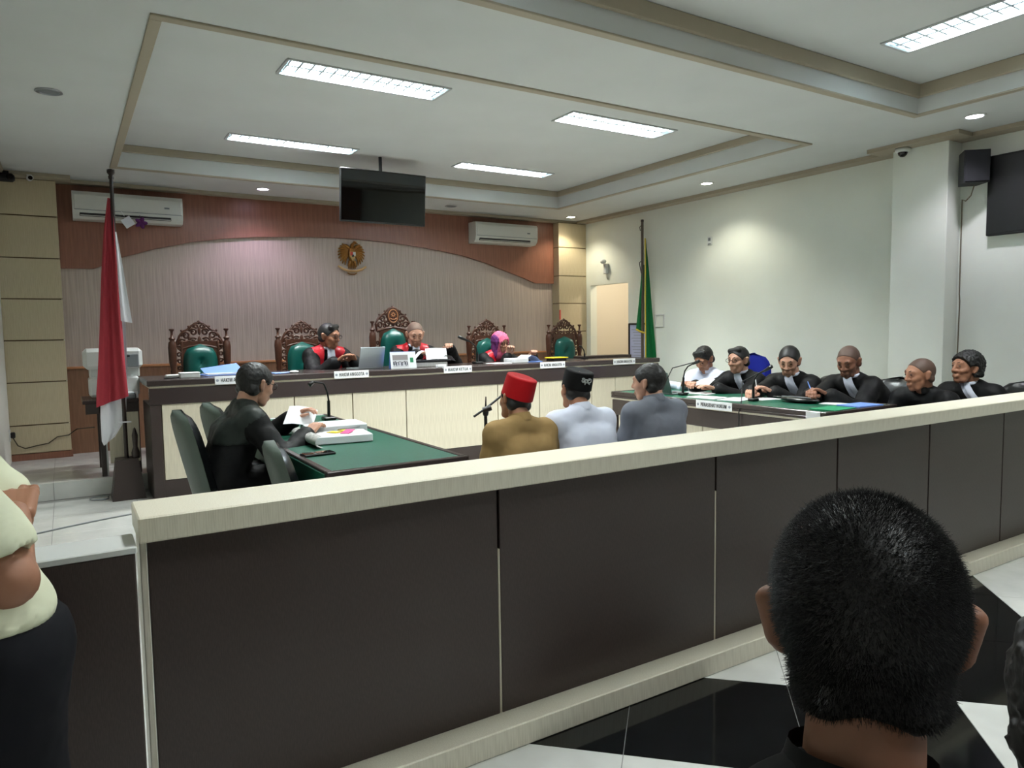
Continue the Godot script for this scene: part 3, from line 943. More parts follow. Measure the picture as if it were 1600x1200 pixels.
func build_chairs():
	var zc := -8.02
	var c1 := make_judge_chair(1.38, false, "empty carved chair with teal pad nearest the red and white flag")
	c1.position = Vector3(1.187, DAIS, zc)
	copy_of(c1, Vector3(2.245, DAIS, zc), 0.0, "carved chair with teal pad behind the judge using the laptop")
	copy_of(c1, Vector3(4.627, DAIS, zc), 0.0, "carved chair with teal pad behind the judge in the pink headscarf")
	copy_of(c1, Vector3(5.86, DAIS, zc), 0.0, "empty carved chair with teal pad nearest the green flag")
	var c3 := make_judge_chair(1.54, true, "tallest carved chair with oval medallion behind the presiding judge")
	c3.position = Vector3(3.337, DAIS, zc)
	var g := "grey-green padded chairs at the prosecutor's table"
	var p := make_padded_chair("padded_chair", "grey-green padded chair the prosecutor in the black robe sits on", M.chair_shell, M.black_leather, g, 0.98, 0.48)
	p.position = Vector3(0.78, 0, -4.42)
	p.rotation.y = PI / 2
	copy_of(p, Vector3(1.09, 0, -3.60), PI / 2 - 0.12, "empty grey-green padded chair pushed up to the table, nearest the rail").scale = Vector3(0.98, 0.89, 0.98)
	copy_of(p, Vector3(1.04, 0, -5.15), PI / 2 + 0.1, "grey-green padded chair half hidden behind the prosecutor").scale = Vector3(1, 0.97, 1)
	g = "dark chairs at the counsel table"
	var q := make_padded_chair("office_chair", "dark padded chair under the second lawyer from the flag", M.black, M.black_leather, g, 0.93, 0.50)
	q.position = Vector3(6.12, 0, -4.80)
	q.rotation.y = -PI / 2
	copy_of(q, Vector3(6.12, 0, -4.22), -PI / 2, "dark padded chair under the lawyer who is writing")
	copy_of(q, Vector3(6.12, 0, -3.62), -PI / 2, "dark padded chair under the shaven lawyer with the red wristband")
	copy_of(q, Vector3(6.02, 0, -2.98), -PI / 2, "dark chair under the man in black leaning forward")
	copy_of(q, Vector3(6.42, 0, -2.70), -PI / 2, "dark chair under the curly-haired man by the speaker cable")
	g = "chairs of the three men with their backs to the gallery"
	copy_of(q, Vector3(2.24, 0, -3.36), PI, "low chair under the man in the red cap").set_meta("group", g)
	copy_of(q, Vector3(2.66, 0, -3.36), PI, "low chair under the man in the white shirt and black cap").set_meta("group", g)
	copy_of(q, Vector3(3.22, 0, -3.36), PI, "low chair under the man in the grey shirt").set_meta("group", g)
	for n in ["office_chair_005", "office_chair_006", "office_chair_007"]:
		get_node(n).scale = Vector3(0.86, 0.70, 0.86)
	var b := make_padded_chair("blue_chair", "blue fabric chair behind the man in the white shirt at the counsel table", M.blue_fabric, M.blue_fabric, "", 1.11, 0.48)
	b.position = Vector3(6.20, 0, -5.26)
	b.rotation.y = -PI / 2 + 0.2

# ------------------------------------------------------------------ things on walls and ceiling
func make_ac(label: String, at: Vector3, w: float) -> Node3D:
	var t := thing("air_conditioner", label, "air conditioner", at, 0.0, "split air conditioners on the back wall")
	var h := 0.285
	var p := PackedVector2Array()
	for q in [[0.0, 0.0], [0.15, 0.005], [0.195, 0.045], [0.21, 0.10], [0.21, 0.25], [0.19, 0.282], [0.0, h]]:
		p.append(Vector2(q[0], q[1]))
	var m := MB.new()
	# profile in (z, y), extruded along x
	m.prism(p, -w * 0.5, w * 0.5, Transform3D(Basis(Vector3(0, 0, 1), Vector3(0, 1, 0), Vector3(-1, 0, 0)), Vector3.ZERO))
	put(t, "housing", m.done(), M.ac)
	put(t, "front_panel", mbox(Vector3(w - 0.03, 0.15, 0.012), 0.005, Vector3(0, 0.172, 0.212)), M.ac)
	put(t, "panel_groove", mbox(Vector3(w - 0.03, 0.006, 0.006), 0.0, Vector3(0, 0.094, 0.209)), M.grey_plastic)
	put(t, "outlet_slot", mbox(Vector3(w - 0.18, 0.035, 0.02), 0.004, Vector3(-0.03, 0.046, 0.194)), M.ac_dark)
	put(t, "louvre", mbox(Vector3(w - 0.19, 0.006, 0.05), 0.002, Vector3(-0.03, 0.036, 0.195)), M.ac)
	put(t, "badge", mbox(Vector3(0.05, 0.018, 0.002), 0.0, Vector3(w * 0.5 - 0.16, 0.16, 0.219)), M.grey_plastic)
	return t

func build_wall_things():
	make_ac("left air conditioner, partly behind the red and white flag", Vector3(0.655, 2.615, ZB + 0.055), 1.04)
	make_ac("right air conditioner near the tan corner pilaster", Vector3(5.37, 2.615, ZB + 0.055), 1.02)
	# two ribbons hanging from the left unit
	var rb := MB.new()
	rb.box(Vector3.ZERO, Vector3(0.10, 0.10, 0.006), 0.002, Basis(Vector3(0, 0, 1), 0.6))
	rb.tube([Vector3(-0.03, 0.06, 0), Vector3(-0.06, 0.11, 0)], 0.003, 5)
	tag(put(self, "ribbon_bow", rb.done(), M.flag_white, Vector3(0.63, 2.60, -8.66)), "small white ribbon hanging below the left air conditioner", "ribbon")
	rb = MB.new()
	for k in 5:
		var a := TAU * k / 5
		rb.ball(Vector3(cos(a) * 0.03, sin(a) * 0.03, 0), Vector3(0.035, 0.022, 0.015), 8, 5, Basis(Vector3(0, 0, 1), a))
	rb.tube([Vector3(0, 0.03, 0), Vector3(-0.01, 0.08, 0)], 0.003, 5)
	tag(put(self, "ribbon_bow", rb.done(), M.purple_cloth, Vector3(0.755, 2.60, -8.66)), "small purple bow hanging below the left air conditioner", "ribbon")
	# national emblem: eagle with spread wings, shield and ribbon
	var e := thing("wall_emblem", "gilded eagle emblem with shield and ribbon below the arched brown board", "emblem", Vector3(3.165, 2.37, ZB + 0.012))
	var m := MB.new()
	m.ball(Vector3(0, 0.03, 0.03), Vector3(0.05, 0.10, 0.035), 12, 8)
	m.tube([Vector3(0, 0.10, 0.035), Vector3(0.005, 0.145, 0.045), Vector3(0.03, 0.165, 0.05)], [0.03, 0.024, 0.02], 8)
	put(e, "body", m.done(), M.gold)
	m = MB.new()
	m.ball(Vector3(0.035, 0.17, 0.05), Vector3(0.026, 0.022, 0.02), 10, 6)
	m.cyl(Vector3(0.055, 0.168, 0.05), Vector3(0.085, 0.155, 0.05), 0.01, 0.001, 8)
	put(e, "head", m.done(), M.gold)
	for s in [-1.0, 1.0]:
		m = MB.new()
		for k in 9:
			var f := k / 8.0
			var a := lerpf(0.9, -0.75, f)
			var base := Vector3(s * 0.045, lerpf(0.10, 0.02, f), 0.022)
			a = lerpf(1.0, -1.25, f)
			var tip := Vector3(s * (0.045 + cos(a) * 0.135), 0.03 + sin(a) * 0.15, 0.012)
			m.tube([base, (base + tip) * 0.5 + Vector3(s * 0.015, 0.01, 0.008), tip], [0.016, 0.018, 0.006], 6, Vector3(0, 0, 1), 0.5)
		m.tube([Vector3(s * 0.03, 0.10, 0.03), Vector3(s * 0.07, 0.13, 0.03), Vector3(s * 0.115, 0.145, 0.022)], [0.022, 0.022, 0.010], 8, Vector3(0, 0, 1), 0.6)
		put(e, "wing", m.done(), M.gold)
		m = MB.new()
		m.tube([Vector3(s * 0.03, -0.06, 0.03), Vector3(s * 0.045, -0.11, 0.035), Vector3(s * 0.05, -0.135, 0.04)], [0.02, 0.014, 0.012], 8)
		put(e, "leg", m.done(), M.gold)
	m = MB.new()
	for k in 5:
		m.tube([Vector3((k - 2) * 0.012, -0.05, 0.02), Vector3((k - 2) * 0.024, -0.155, 0.018)], [0.014, 0.008], 6, Vector3(0, 0, 1), 0.5)
	put(e, "tail", m.done(), M.gold)
	m = MB.new()
	m.prism(PackedVector2Array([Vector2(-0.04, 0.055), Vector2(0.04, 0.055), Vector2(0.04, 0.0), Vector2(0.0, -0.065), Vector2(-0.04, 0.0)]), 0.05, 0.072)
	var sh := put(e, "shield", m.done(), M.gold_light)
	put(sh, "shield_quarter", span(Vector3(-0.035, 0.005, 0.07), Vector3(-0.002, 0.05, 0.075)), M.red_sign)
	put(sh, "shield_quarter", span(Vector3(0.002, 0.005, 0.07), Vector3(0.035, 0.05, 0.075)), M.paper)
	put(sh, "shield_centre", span(Vector3(-0.012, -0.012, 0.072), Vector3(0.012, 0.018, 0.078)), M.black)
	m = MB.new()
	m.tube([Vector3(-0.185, -0.125, 0.03), Vector3(-0.12, -0.165, 0.035), Vector3(-0.05, -0.185, 0.035), Vector3(0.05, -0.185, 0.035), Vector3(0.12, -0.165, 0.035), Vector3(0.185, -0.125, 0.03)], [0.014, 0.017, 0.017, 0.017, 0.017, 0.014], 6, Vector3(0, 0, 1), 0.35)
	put(e, "ribbon", m.done(), M.gold_light)
	m = MB.new()
	m.tube([Vector3(-0.06, -0.21, 0.02), Vector3(-0.03, -0.225, 0.022), Vector3(0.03, -0.225, 0.022), Vector3(0.06, -0.21, 0.02)], 0.008, 6)
	put(e, "ribbon_tail", m.done(), M.gold)
	# screen hanging from the coffer
	var tv := thing("hanging_television", "black flat television hanging from the ceiling above the emblem", "television", Vector3(2.915, 2.80, -7.16))
	var bs := Basis(Vector3.RIGHT, 0.095)
	m = MB.new()
	m.box(bs * Vector3(0, 0, -0.025), Vector3(0.945, 0.535, 0.045), 0.006, bs)
	put(tv, "housing", m.done(), M.black)
	m = MB.new()
	m.box(bs * Vector3(0, 0.004, 0.0), Vector3(0.925, 0.51, 0.004), 0.001, bs)
	put(tv, "screen", m.done(), M.screen)
	m = MB.new()
	m.cyl(Vector3(0, 0.10, -0.09), Vector3(0, CUP - 2.80, -0.09), 0.018, 0.018, 12)
	m.box(Vector3(0, 0.02, -0.075), Vector3(0.2, 0.25, 0.05), 0.006)
	put(tv, "ceiling_mount", m.done(), M.black)
	# black screen on the right wall
	tv = thing("wall_television", "large black panel on the right wall at the picture's edge", "television", Vector3(XR, 2.476, -2.62))
	put(tv, "housing", span(Vector3(-0.075, -0.335, -0.505), Vector3(-0.02, 0.335, 0.6), 0.006), M.black_soft)
	put(tv, "screen", span(Vector3(-0.079, -0.315, -0.485), Vector3(-0.074, 0.315, 0.58), 0.001), mat(Color(0.02, 0.02, 0.022), 0.45))
	put(tv, "bracket", span(Vector3(-0.03, -0.1, -0.1), Vector3(0.0, 0.1, 0.1)), M.black)
	# speaker on a bracket
	var sp := thing("wall_speaker", "black box speaker on the wall beside the column", "speaker", Vector3(6.64, 2.715, -3.20), -0.75)
	m = MB.new()
	m.prism(PackedVector2Array([Vector2(-0.10, 0.10), Vector2(0.10, 0.10), Vector2(0.07, -0.09), Vector2(-0.07, -0.09)]), -0.135, 0.135, Transform3D(Basis(Vector3(1, 0, 0), Vector3(0, 0, 1), Vector3(0, 1, 0)), Vector3.ZERO))
	put(sp, "cabinet", m.done(), mat(Color(0.05, 0.06, 0.075), 0.55))
	put(sp, "grille", mbox(Vector3(0.19, 0.255, 0.012), 0.004, Vector3(0, 0, 0.104)), mat(Color(0.065, 0.075, 0.09), 0.8))
	put(sp, "bracket", mbox(Vector3(0.05, 0.16, 0.10), 0.005, Vector3(0, 0.0, -0.13)), M.black)
	m = MB.new()
	m.tube([Vector3(6.70, 2.60, -3.20), Vector3(6.72, 2.50, -3.24), Vector3(6.78, 2.47, -3.31), Vector3(6.80, 2.49, -3.35), Vector3(6.81, 2.40, -3.355), Vector3(6.812, 1.66, -3.355), Vector3(6.812, 1.60, -3.35), Vector3(6.812, 0.9, -3.62 + 0.262)], 0.005, 6)
	tag(put(self, "speaker_cable", m.done(), mat(Color(0.42, 0.38, 0.30), 0.7)), "thin brown cable running down the wall from the speaker", "cable")
	# dome camera and two small cameras
	var d := thing("dome_camera", "white dome security camera under the cornice by the column", "camera", Vector3(6.53, 2.985, -3.74))
	m = MB.new()
	m.lathe(Vector3.ZERO, [[0.0, -0.035], [0.05, -0.035], [0.065, -0.02], [0.065, 0.0], [0.0, 0.0]], 20)
	put(d, "base", m.done(), M.white_plastic)
	m = MB.new()
	m.lathe(Vector3.ZERO, [[0.0, -0.075], [0.02, -0.072], [0.036, -0.055], [0.042, -0.034]], 16)
	put(d, "dome", m.done(), M.lens)
	d = thing("security_camera", "small white bullet camera under the cornice at top left", "camera", Vector3(-0.215, 2.965, -8.56))
	m = MB.new()
	m.cyl(Vector3(0, 0, -0.06), Vector3(0.01, -0.012, 0.05), 0.028, 0.028, 14)
	put(d, "housing", m.done(), M.white_plastic)
	m = MB.new()
	m.cyl(Vector3(0.0105, -0.0125, 0.049), Vector3(0.011, -0.013, 0.054), 0.02, 0.02, 12)
	put(d, "lens", m.done(), M.lens)
	m = MB.new()
	m.cyl(Vector3(0, 0.02, -0.03), Vector3(0, 0.03, -0.03), 0.02, 0.025, 10)
	put(d, "mount", m.done(), M.white_plastic)
	d = thing("projector_camera", "dark camera bracket under the cornice in the top left corner", "camera", Vector3(-0.40, 2.985, -8.5))
	m = MB.new()
	m.box(Vector3(0.0, -0.05, 0), Vector3(0.14, 0.07, 0.12), 0.02)
	put(d, "housing", m.done(), M.black_soft)
	m = MB.new()
	m.cyl(Vector3(0.03, -0.05, 0.05), Vector3(0.04, -0.055, 0.09), 0.028, 0.025, 12)
	put(d, "lens", m.done(), M.lens)
	put(d, "mount", mbox(Vector3(0.05, 0.03, 0.05), 0.004, Vector3(0, -0.005, 0)), M.black)
	# right wall details (they look to -x)
	var s := thing("light_switch", "small white switch plate high on the right wall", "switch", Vector3(XR, 2.46, -6.29))
	put(s, "plate", span(Vector3(-0.012, -0.05, -0.035), Vector3(0.0, 0.05, 0.035), 0.003), M.white_plastic)
	put(s, "rocker", span(Vector3(-0.018, 0.0, -0.018), Vector3(-0.011, 0.036, 0.018), 0.002), M.grey_plastic)
	put(s, "rocker", span(Vector3(-0.018, -0.045, -0.022), Vector3(-0.011, -0.03, 0.022), 0.002), M.grey_plastic)
	s = thing("wall_bell", "white handset-shaped device on the wall above the doorway", "wall device", Vector3(XR, 2.30, -8.27))
	put(s, "body", span(Vector3(-0.055, -0.10, -0.035), Vector3(0.0, 0.05, 0.035), 0.012), M.white_plastic)
	m = MB.new()
	m.ball(Vector3(-0.075, 0.08, 0.0), Vector3(0.05, 0.035, 0.04), 12, 8)
	put(s, "head", m.done(), M.white_plastic)
	s = thing("notice_frame", "black-framed notice on the right wall behind the green flag", "frame", Vector3(XR, 1.16, -7.60))
	m = MB.new()
	for z in [-0.175, 0.175]:
		m.box(Vector3(-0.012, 0, z), Vector3(0.024, 0.62, 0.024), 0.003)
	for y in [-0.30, 0.30]:
		m.box(Vector3(-0.012, y, 0), Vector3(0.024, 0.024, 0.33), 0.003)
	put(s, "frame", m.done(), M.black)
	put(s, "sheet", span(Vector3(-0.01, -0.29, -0.165), Vector3(-0.002, 0.29, 0.165)), mat(Color(0.72, 0.74, 0.84), 0.5))
	m = MB.new()
	for k in 11:
		m.box(Vector3(-0.0105, 0.22 - k * 0.04, 0.0), Vector3(0.001, 0.008, 0.26 - 0.05 * (k % 3)))
	put(s, "print_lines", m.done(), M.ink_grey)
	s = thing("small_frame", "small white frame on the right wall just right of the green flag", "frame", Vector3(XR, 1.495, -7.17))
	m = MB.new()
	for z in [-0.08, 0.08]:
		m.box(Vector3(-0.008, 0, z), Vector3(0.016, 0.17, 0.014), 0.002)
	for y in [-0.08, 0.08]:
		m.box(Vector3(-0.008, y, 0), Vector3(0.016, 0.014, 0.15), 0.002)
	put(s, "frame", m.done(), M.white_plastic)
	put(s, "sheet", span(Vector3(-0.006, -0.075, -0.075), Vector3(-0.001, 0.075, 0.075)), M.wall)
	tag(put(self, "red_notice", span(Vector3(6.283, 1.545, -8.765), Vector3(6.305, 1.69, -8.76)), M.red_sign), "small red notice on the edge of the right pilaster", "notice")
	get_node("red_notice").position = Vector3(0.02, 0, 0.0)
	# wall cable and socket on the left pilaster
	m = MB.new()
	m.tube([Vector3(-0.50, 0.40, -8.735), Vector3(-0.46, 0.31, -8.735), Vector3(-0.40, 0.275, -8.735), Vector3(-0.30, 0.295, -8.735), Vector3(-0.20, 0.31, -8.735), Vector3(-0.12, 0.37, -8.735), Vector3(-0.02, 0.38, -8.735), Vector3(0.06, 0.43, -8.80), Vector3(0.2, 0.50, -8.2)], 0.006, 6)
	tag(put(self, "power_cable", m.done(), mat(Color(0.25, 0.22, 0.15), 0.7)), "dark power cable drooping across the foot of the left pilaster", "cable")
	s = thing("wall_socket", "dark plug in a socket beside the left pilaster", "socket", Vector3(XL, 0.43, -8.64))
	put(s, "plate", span(Vector3(0.0, -0.06, -0.04), Vector3(0.01, 0.06, 0.04), 0.003), M.white_plastic)
	put(s, "plug", span(Vector3(0.01, -0.03, -0.02), Vector3(0.05, 0.03, 0.02), 0.008), M.black)
	# cable on the floor of the well
	m = MB.new()
	var pts := []
	for k in 13:
		var f := k / 12.0
		pts.append(Vector3(lerpf(-0.45, 0.9, f), 0.006, -5.95 - 0.42 * f - 0.08 * sin(f * PI)))
	m.tube(pts, 0.006, 6)
	tag(put(self, "floor_cable", m.done(), M.grey_plastic), "grey cable lying across the white floor behind the gate", "cable")
	m = MB.new()
	pts = []
	for k in 17:
		var a := TAU * k / 15.0
		pts.append(Vector3(0.18 + cos(a) * 0.07, 0.008 + 0.001 * k, -7.02 + sin(a) * 0.06))
	m.tube(pts, 0.006, 6)
	tag(put(self, "cable_loop", m.done(), M.grey_plastic), "small coil of cable on the floor beside the flag stand", "cable")

# ------------------------------------------------------------------ flags
# hanging cloth: rows of [y, x_left, x_right, depth]; folds run down the cloth
func hang_cloth(rows_in: Array, folds: float, phase: float, cols := 40) -> ArrayMesh:
	var rows := []
	for i in rows_in.size() - 1:
		var a: Array = rows_in[i]
		var b: Array = rows_in[i + 1]
		var K := 6
		for k in (K + 1 if i == rows_in.size() - 2 else K):
			var f := float(k) / K
			var row := []
			for j in cols + 1:
				var u := float(j) / cols
				var x := lerpf(lerpf(a[1], b[1], f), lerpf(a[2], b[2], f), u)
				var y0: float = a[0] + (a[4] * u if a.size() > 4 else 0.0)
				var y1: float = b[0] + (b[4] * u if b.size() > 4 else 0.0)
				var y := lerpf(y0, y1, f)
				var d := lerpf(a[3], b[3], f)
				var z := d * (sin(u * TAU * folds + phase) + 0.35 * sin(u * TAU * folds * 2.3 + phase * 2.0 + y * 1.5))
				row.append(Vector3(x, y, z))
			rows.append(row)
	var m := MB.new()
	m.grid(rows)
	return m.done()

func build_flags():
	var t := thing("national_flag", "red and white flag hanging from a dark pole at the left of the bench", "flag", Vector3(0.40, 0, -6.99))
	var m := MB.new()
	m.cyl(Vector3(0, 0.34, 0), Vector3(0, 2.74, 0), 0.017, 0.015, 12)
	put(t, "pole", m.done(), M.pole)
	m = MB.new()
	m.lathe(Vector3(0, 2.72, 0), [[0.02, 0.0], [0.022, 0.02], [0.016, 0.03], [0.03, 0.05], [0.03, 0.075], [0.0, 0.085]], 12)
	put(t, "finial", m.done(), M.pole)
	m = MB.new()
	var p4 := [[0.13, 0.0], [0.085, 0.345]]
	var q := []
	for e in p4:
		q.append([Vector3(-e[0], e[1], e[0]), Vector3(e[0], e[1], e[0]), Vector3(e[0], e[1], -e[0]), Vector3(-e[0], e[1], -e[0])])
	for k in 4:
		var o: Vector3 = (q[0][k] + q[0][(k + 1) % 4]) * 0.5
		m.quad(q[0][k], q[0][(k + 1) % 4], q[1][(k + 1) % 4], q[1][k], Vector3(o.x, 0, o.z))
	m.quad(q[1][0], q[1][1], q[1][2], q[1][3], Vector3.UP)
	m.quad(q[0][0], q[0][1], q[0][2], q[0][3], Vector3.DOWN)
	put(t, "base", m.done(), M.dark)
	m = MB.new()
	m.lathe(Vector3(0.07, 0.34, 0.02), [[0.03, 0.0], [0.034, 0.05], [0.018, 0.10], [0.024, 0.2], [0.008, 0.26], [0.0, 0.27]], 10)
	put(t, "carved_ornament", m.done(), M.dark)
	# cloth: red gathers down from the pole top, white peeps out at the right and below
	put(t, "red_cloth", hang_cloth([[2.56, -0.035, 0.012, 0.008], [2.3, -0.075, 0.014, 0.014], [1.9, -0.115, 0.018, 0.020], [1.5, -0.145, 0.022, 0.024], [1.1, -0.18, 0.03, 0.028], [0.92, -0.20, 0.04, 0.03, -0.04], [0.80, -0.205, 0.035, 0.03, 0.08]], 1.3, 0.9), M.red)
	put(t, "white_cloth", hang_cloth([[2.28, 0.005, 0.018, 0.004], [2.0, 0.005, 0.05, 0.006], [1.7, 0.0, 0.08, 0.008], [1.53, 0.005, 0.10, 0.008, -0.02]], 0.8, 0.4, 16), M.flag_white, Vector3(0, 0, 0.012))
	put(t, "white_cloth", hang_cloth([[2.05, -0.03, 0.02, 0.004], [1.6, -0.02, 0.04, 0.006], [1.1, -0.05, 0.035, 0.01], [0.9, -0.18, 0.015, 0.014], [0.7, -0.19, 0.005, 0.014, 0.0], [0.5, -0.19, -0.005, 0.012, 0.17], [0.46, -0.175, -0.09, 0.008, 0.07]], 1.2, 0.2, 24), M.flag_white, Vector3(0.012, 0, -0.062))
	m = MB.new()
	m.box(Vector3(0.0, 0.66, 0.02), Vector3(0.10, 0.012, 0.008), 0.002)
	put(t, "tie", m.done(), M.flag_white)
	# green flag
	t = thing("green_flag", "green fringed flag on a brown pole beside the right wall", "flag", Vector3(6.66, 0, -7.34))
	m = MB.new()
	m.cyl(Vector3(0, 0.2, 0), Vector3(0, 2.83, 0), 0.02, 0.018, 12)
	put(t, "pole", m.done(), mat(Color(0.30, 0.26, 0.22), 0.4))
	m = MB.new()
	m.lathe(Vector3(0, 2.82, 0), [[0.018, 0.0], [0.022, 0.01], [0.02, 0.03], [0.0, 0.035]], 10)
	put(t, "finial", m.done(), M.pole)
	put(t, "base", mbox(Vector3(0.26, 0.2, 0.22), 0.01, Vector3(0.0, 0.1, 0)), M.dark)
	var bs := Basis(Vector3.UP, -0.55)
	put(t, "front_cloth", hang_cloth([[2.60, 0.015, 0.035, 0.004], [2.2, 0.015, 0.075, 0.008], [1.7, 0.015, 0.115, 0.012], [1.2, 0.02, 0.16, 0.015], [0.85, 0.02, 0.19, 0.018]], 0.9, 0.3, 24), M.flag_green, Vector3(0, 0, 0.02), bs)
	put(t, "rear_cloth", hang_cloth([[2.25, -0.01, 0.02, 0.004], [1.8, -0.05, 0.02, 0.008], [1.39, -0.095, 0.02, 0.01, -0.05]], 0.7, 0.9, 20), M.flag_green, Vector3(0, 0, 0.01), bs)
	m = MB.new()
	m.tube([Vector3(0.016, 2.60, 0.01), Vector3(0.018, 2.2, 0.012), Vector3(0.016, 1.7, 0.012), Vector3(0.02, 1.2, 0.014), Vector3(0.02, 0.85, 0.015)], 0.009, 6)
	put(t, "gold_fringe", m.done(), M.fringe, Vector3(0, 0, 0.03), bs)
	m = MB.new()
	m.tube([Vector3(-0.095, 1.385, 0.01), Vector3(-0.04, 1.355, 0.015), Vector3(0.02, 1.335, 0.01)], 0.014, 6)
	put(t, "gold_fringe", m.done(), M.fringe, Vector3(0, 0, 0.01), bs)
	m = MB.new()
	m.tube([Vector3(-0.01, 2.78, 0.0), Vector3(-0.045, 2.75, 0.0), Vector3(-0.035, 2.70, 0.0)], 0.005, 6)
	m.tube([Vector3(-0.015, 2.30, 0.0), Vector3(-0.05, 2.28, 0.0), Vector3(-0.04, 2.22, 0.0), Vector3(-0.02, 2.14, 0)], 0.006, 6)
	put(t, "tie_cord", m.done(), M.pole)

# ------------------------------------------------------------------ bodies: distance fields meshed as surface nets
# primitives: [0, a, b, ra, rb] tapered capsule, [1, centre, radii] ellipsoid
# cuts: [0, normal, d, k] keep the side below the plane; [1, centre, radii, k] carve an ellipsoid; [2, a, b, ra, rb, k] carve a capsule
class Field:
	var pr: Array
	var cuts: Array
	var k := 0.03
	var off := 0.0
	var wr := 0.0
	var noise: FastNoiseLite

	func one(q: Array, p: Vector3) -> float:
		if q[0] == 0:
			var a: Vector3 = q[1]
			var ba: Vector3 = q[2] - a
			var pa := p - a
			var h := clampf(pa.dot(ba) / maxf(ba.length_squared(), 1e-9), 0.0, 1.0)
			return (pa - ba * h).length() - lerpf(q[3], q[4], h)
		var r: Vector3 = q[2]
		var d: Vector3 = p - q[1]
		var k0 := (d / r).length()
		var k1 := (d / (r * r)).length()
		return k0 * (k0 - 1.0) / maxf(k1, 1e-6)

	func val(p: Vector3, act: PackedInt32Array) -> float:
		var d := 1e3
		for i in act:
			var e := one(pr[i], p)
			var h := k - absf(d - e)
			if h > 0.0:
				d = minf(d, e) - h * h * 0.25 / k
			else:
				d = minf(d, e)
		d -= off
		if wr > 0.0 and d < 0.05:
			d += noise.get_noise_3dv(p) * wr
		for c in cuts:
			var e := 0.0
			var kk := 0.0
			if c[0] == 0:
				e = (c[1] as Vector3).dot(p) - c[2]
				kk = c[3]
			elif c[0] == 1:
				e = -one([1, c[1], c[2]], p)
				kk = c[3]
			else:
				e = -one([0, c[1], c[2], c[3], c[4]], p)
				kk = c[5]
			var h := kk - absf(d - e)
			d = maxf(d, e) + (h * h * 0.25 / kk if h > 0.0 else 0.0)
		return d

const BLK := 5

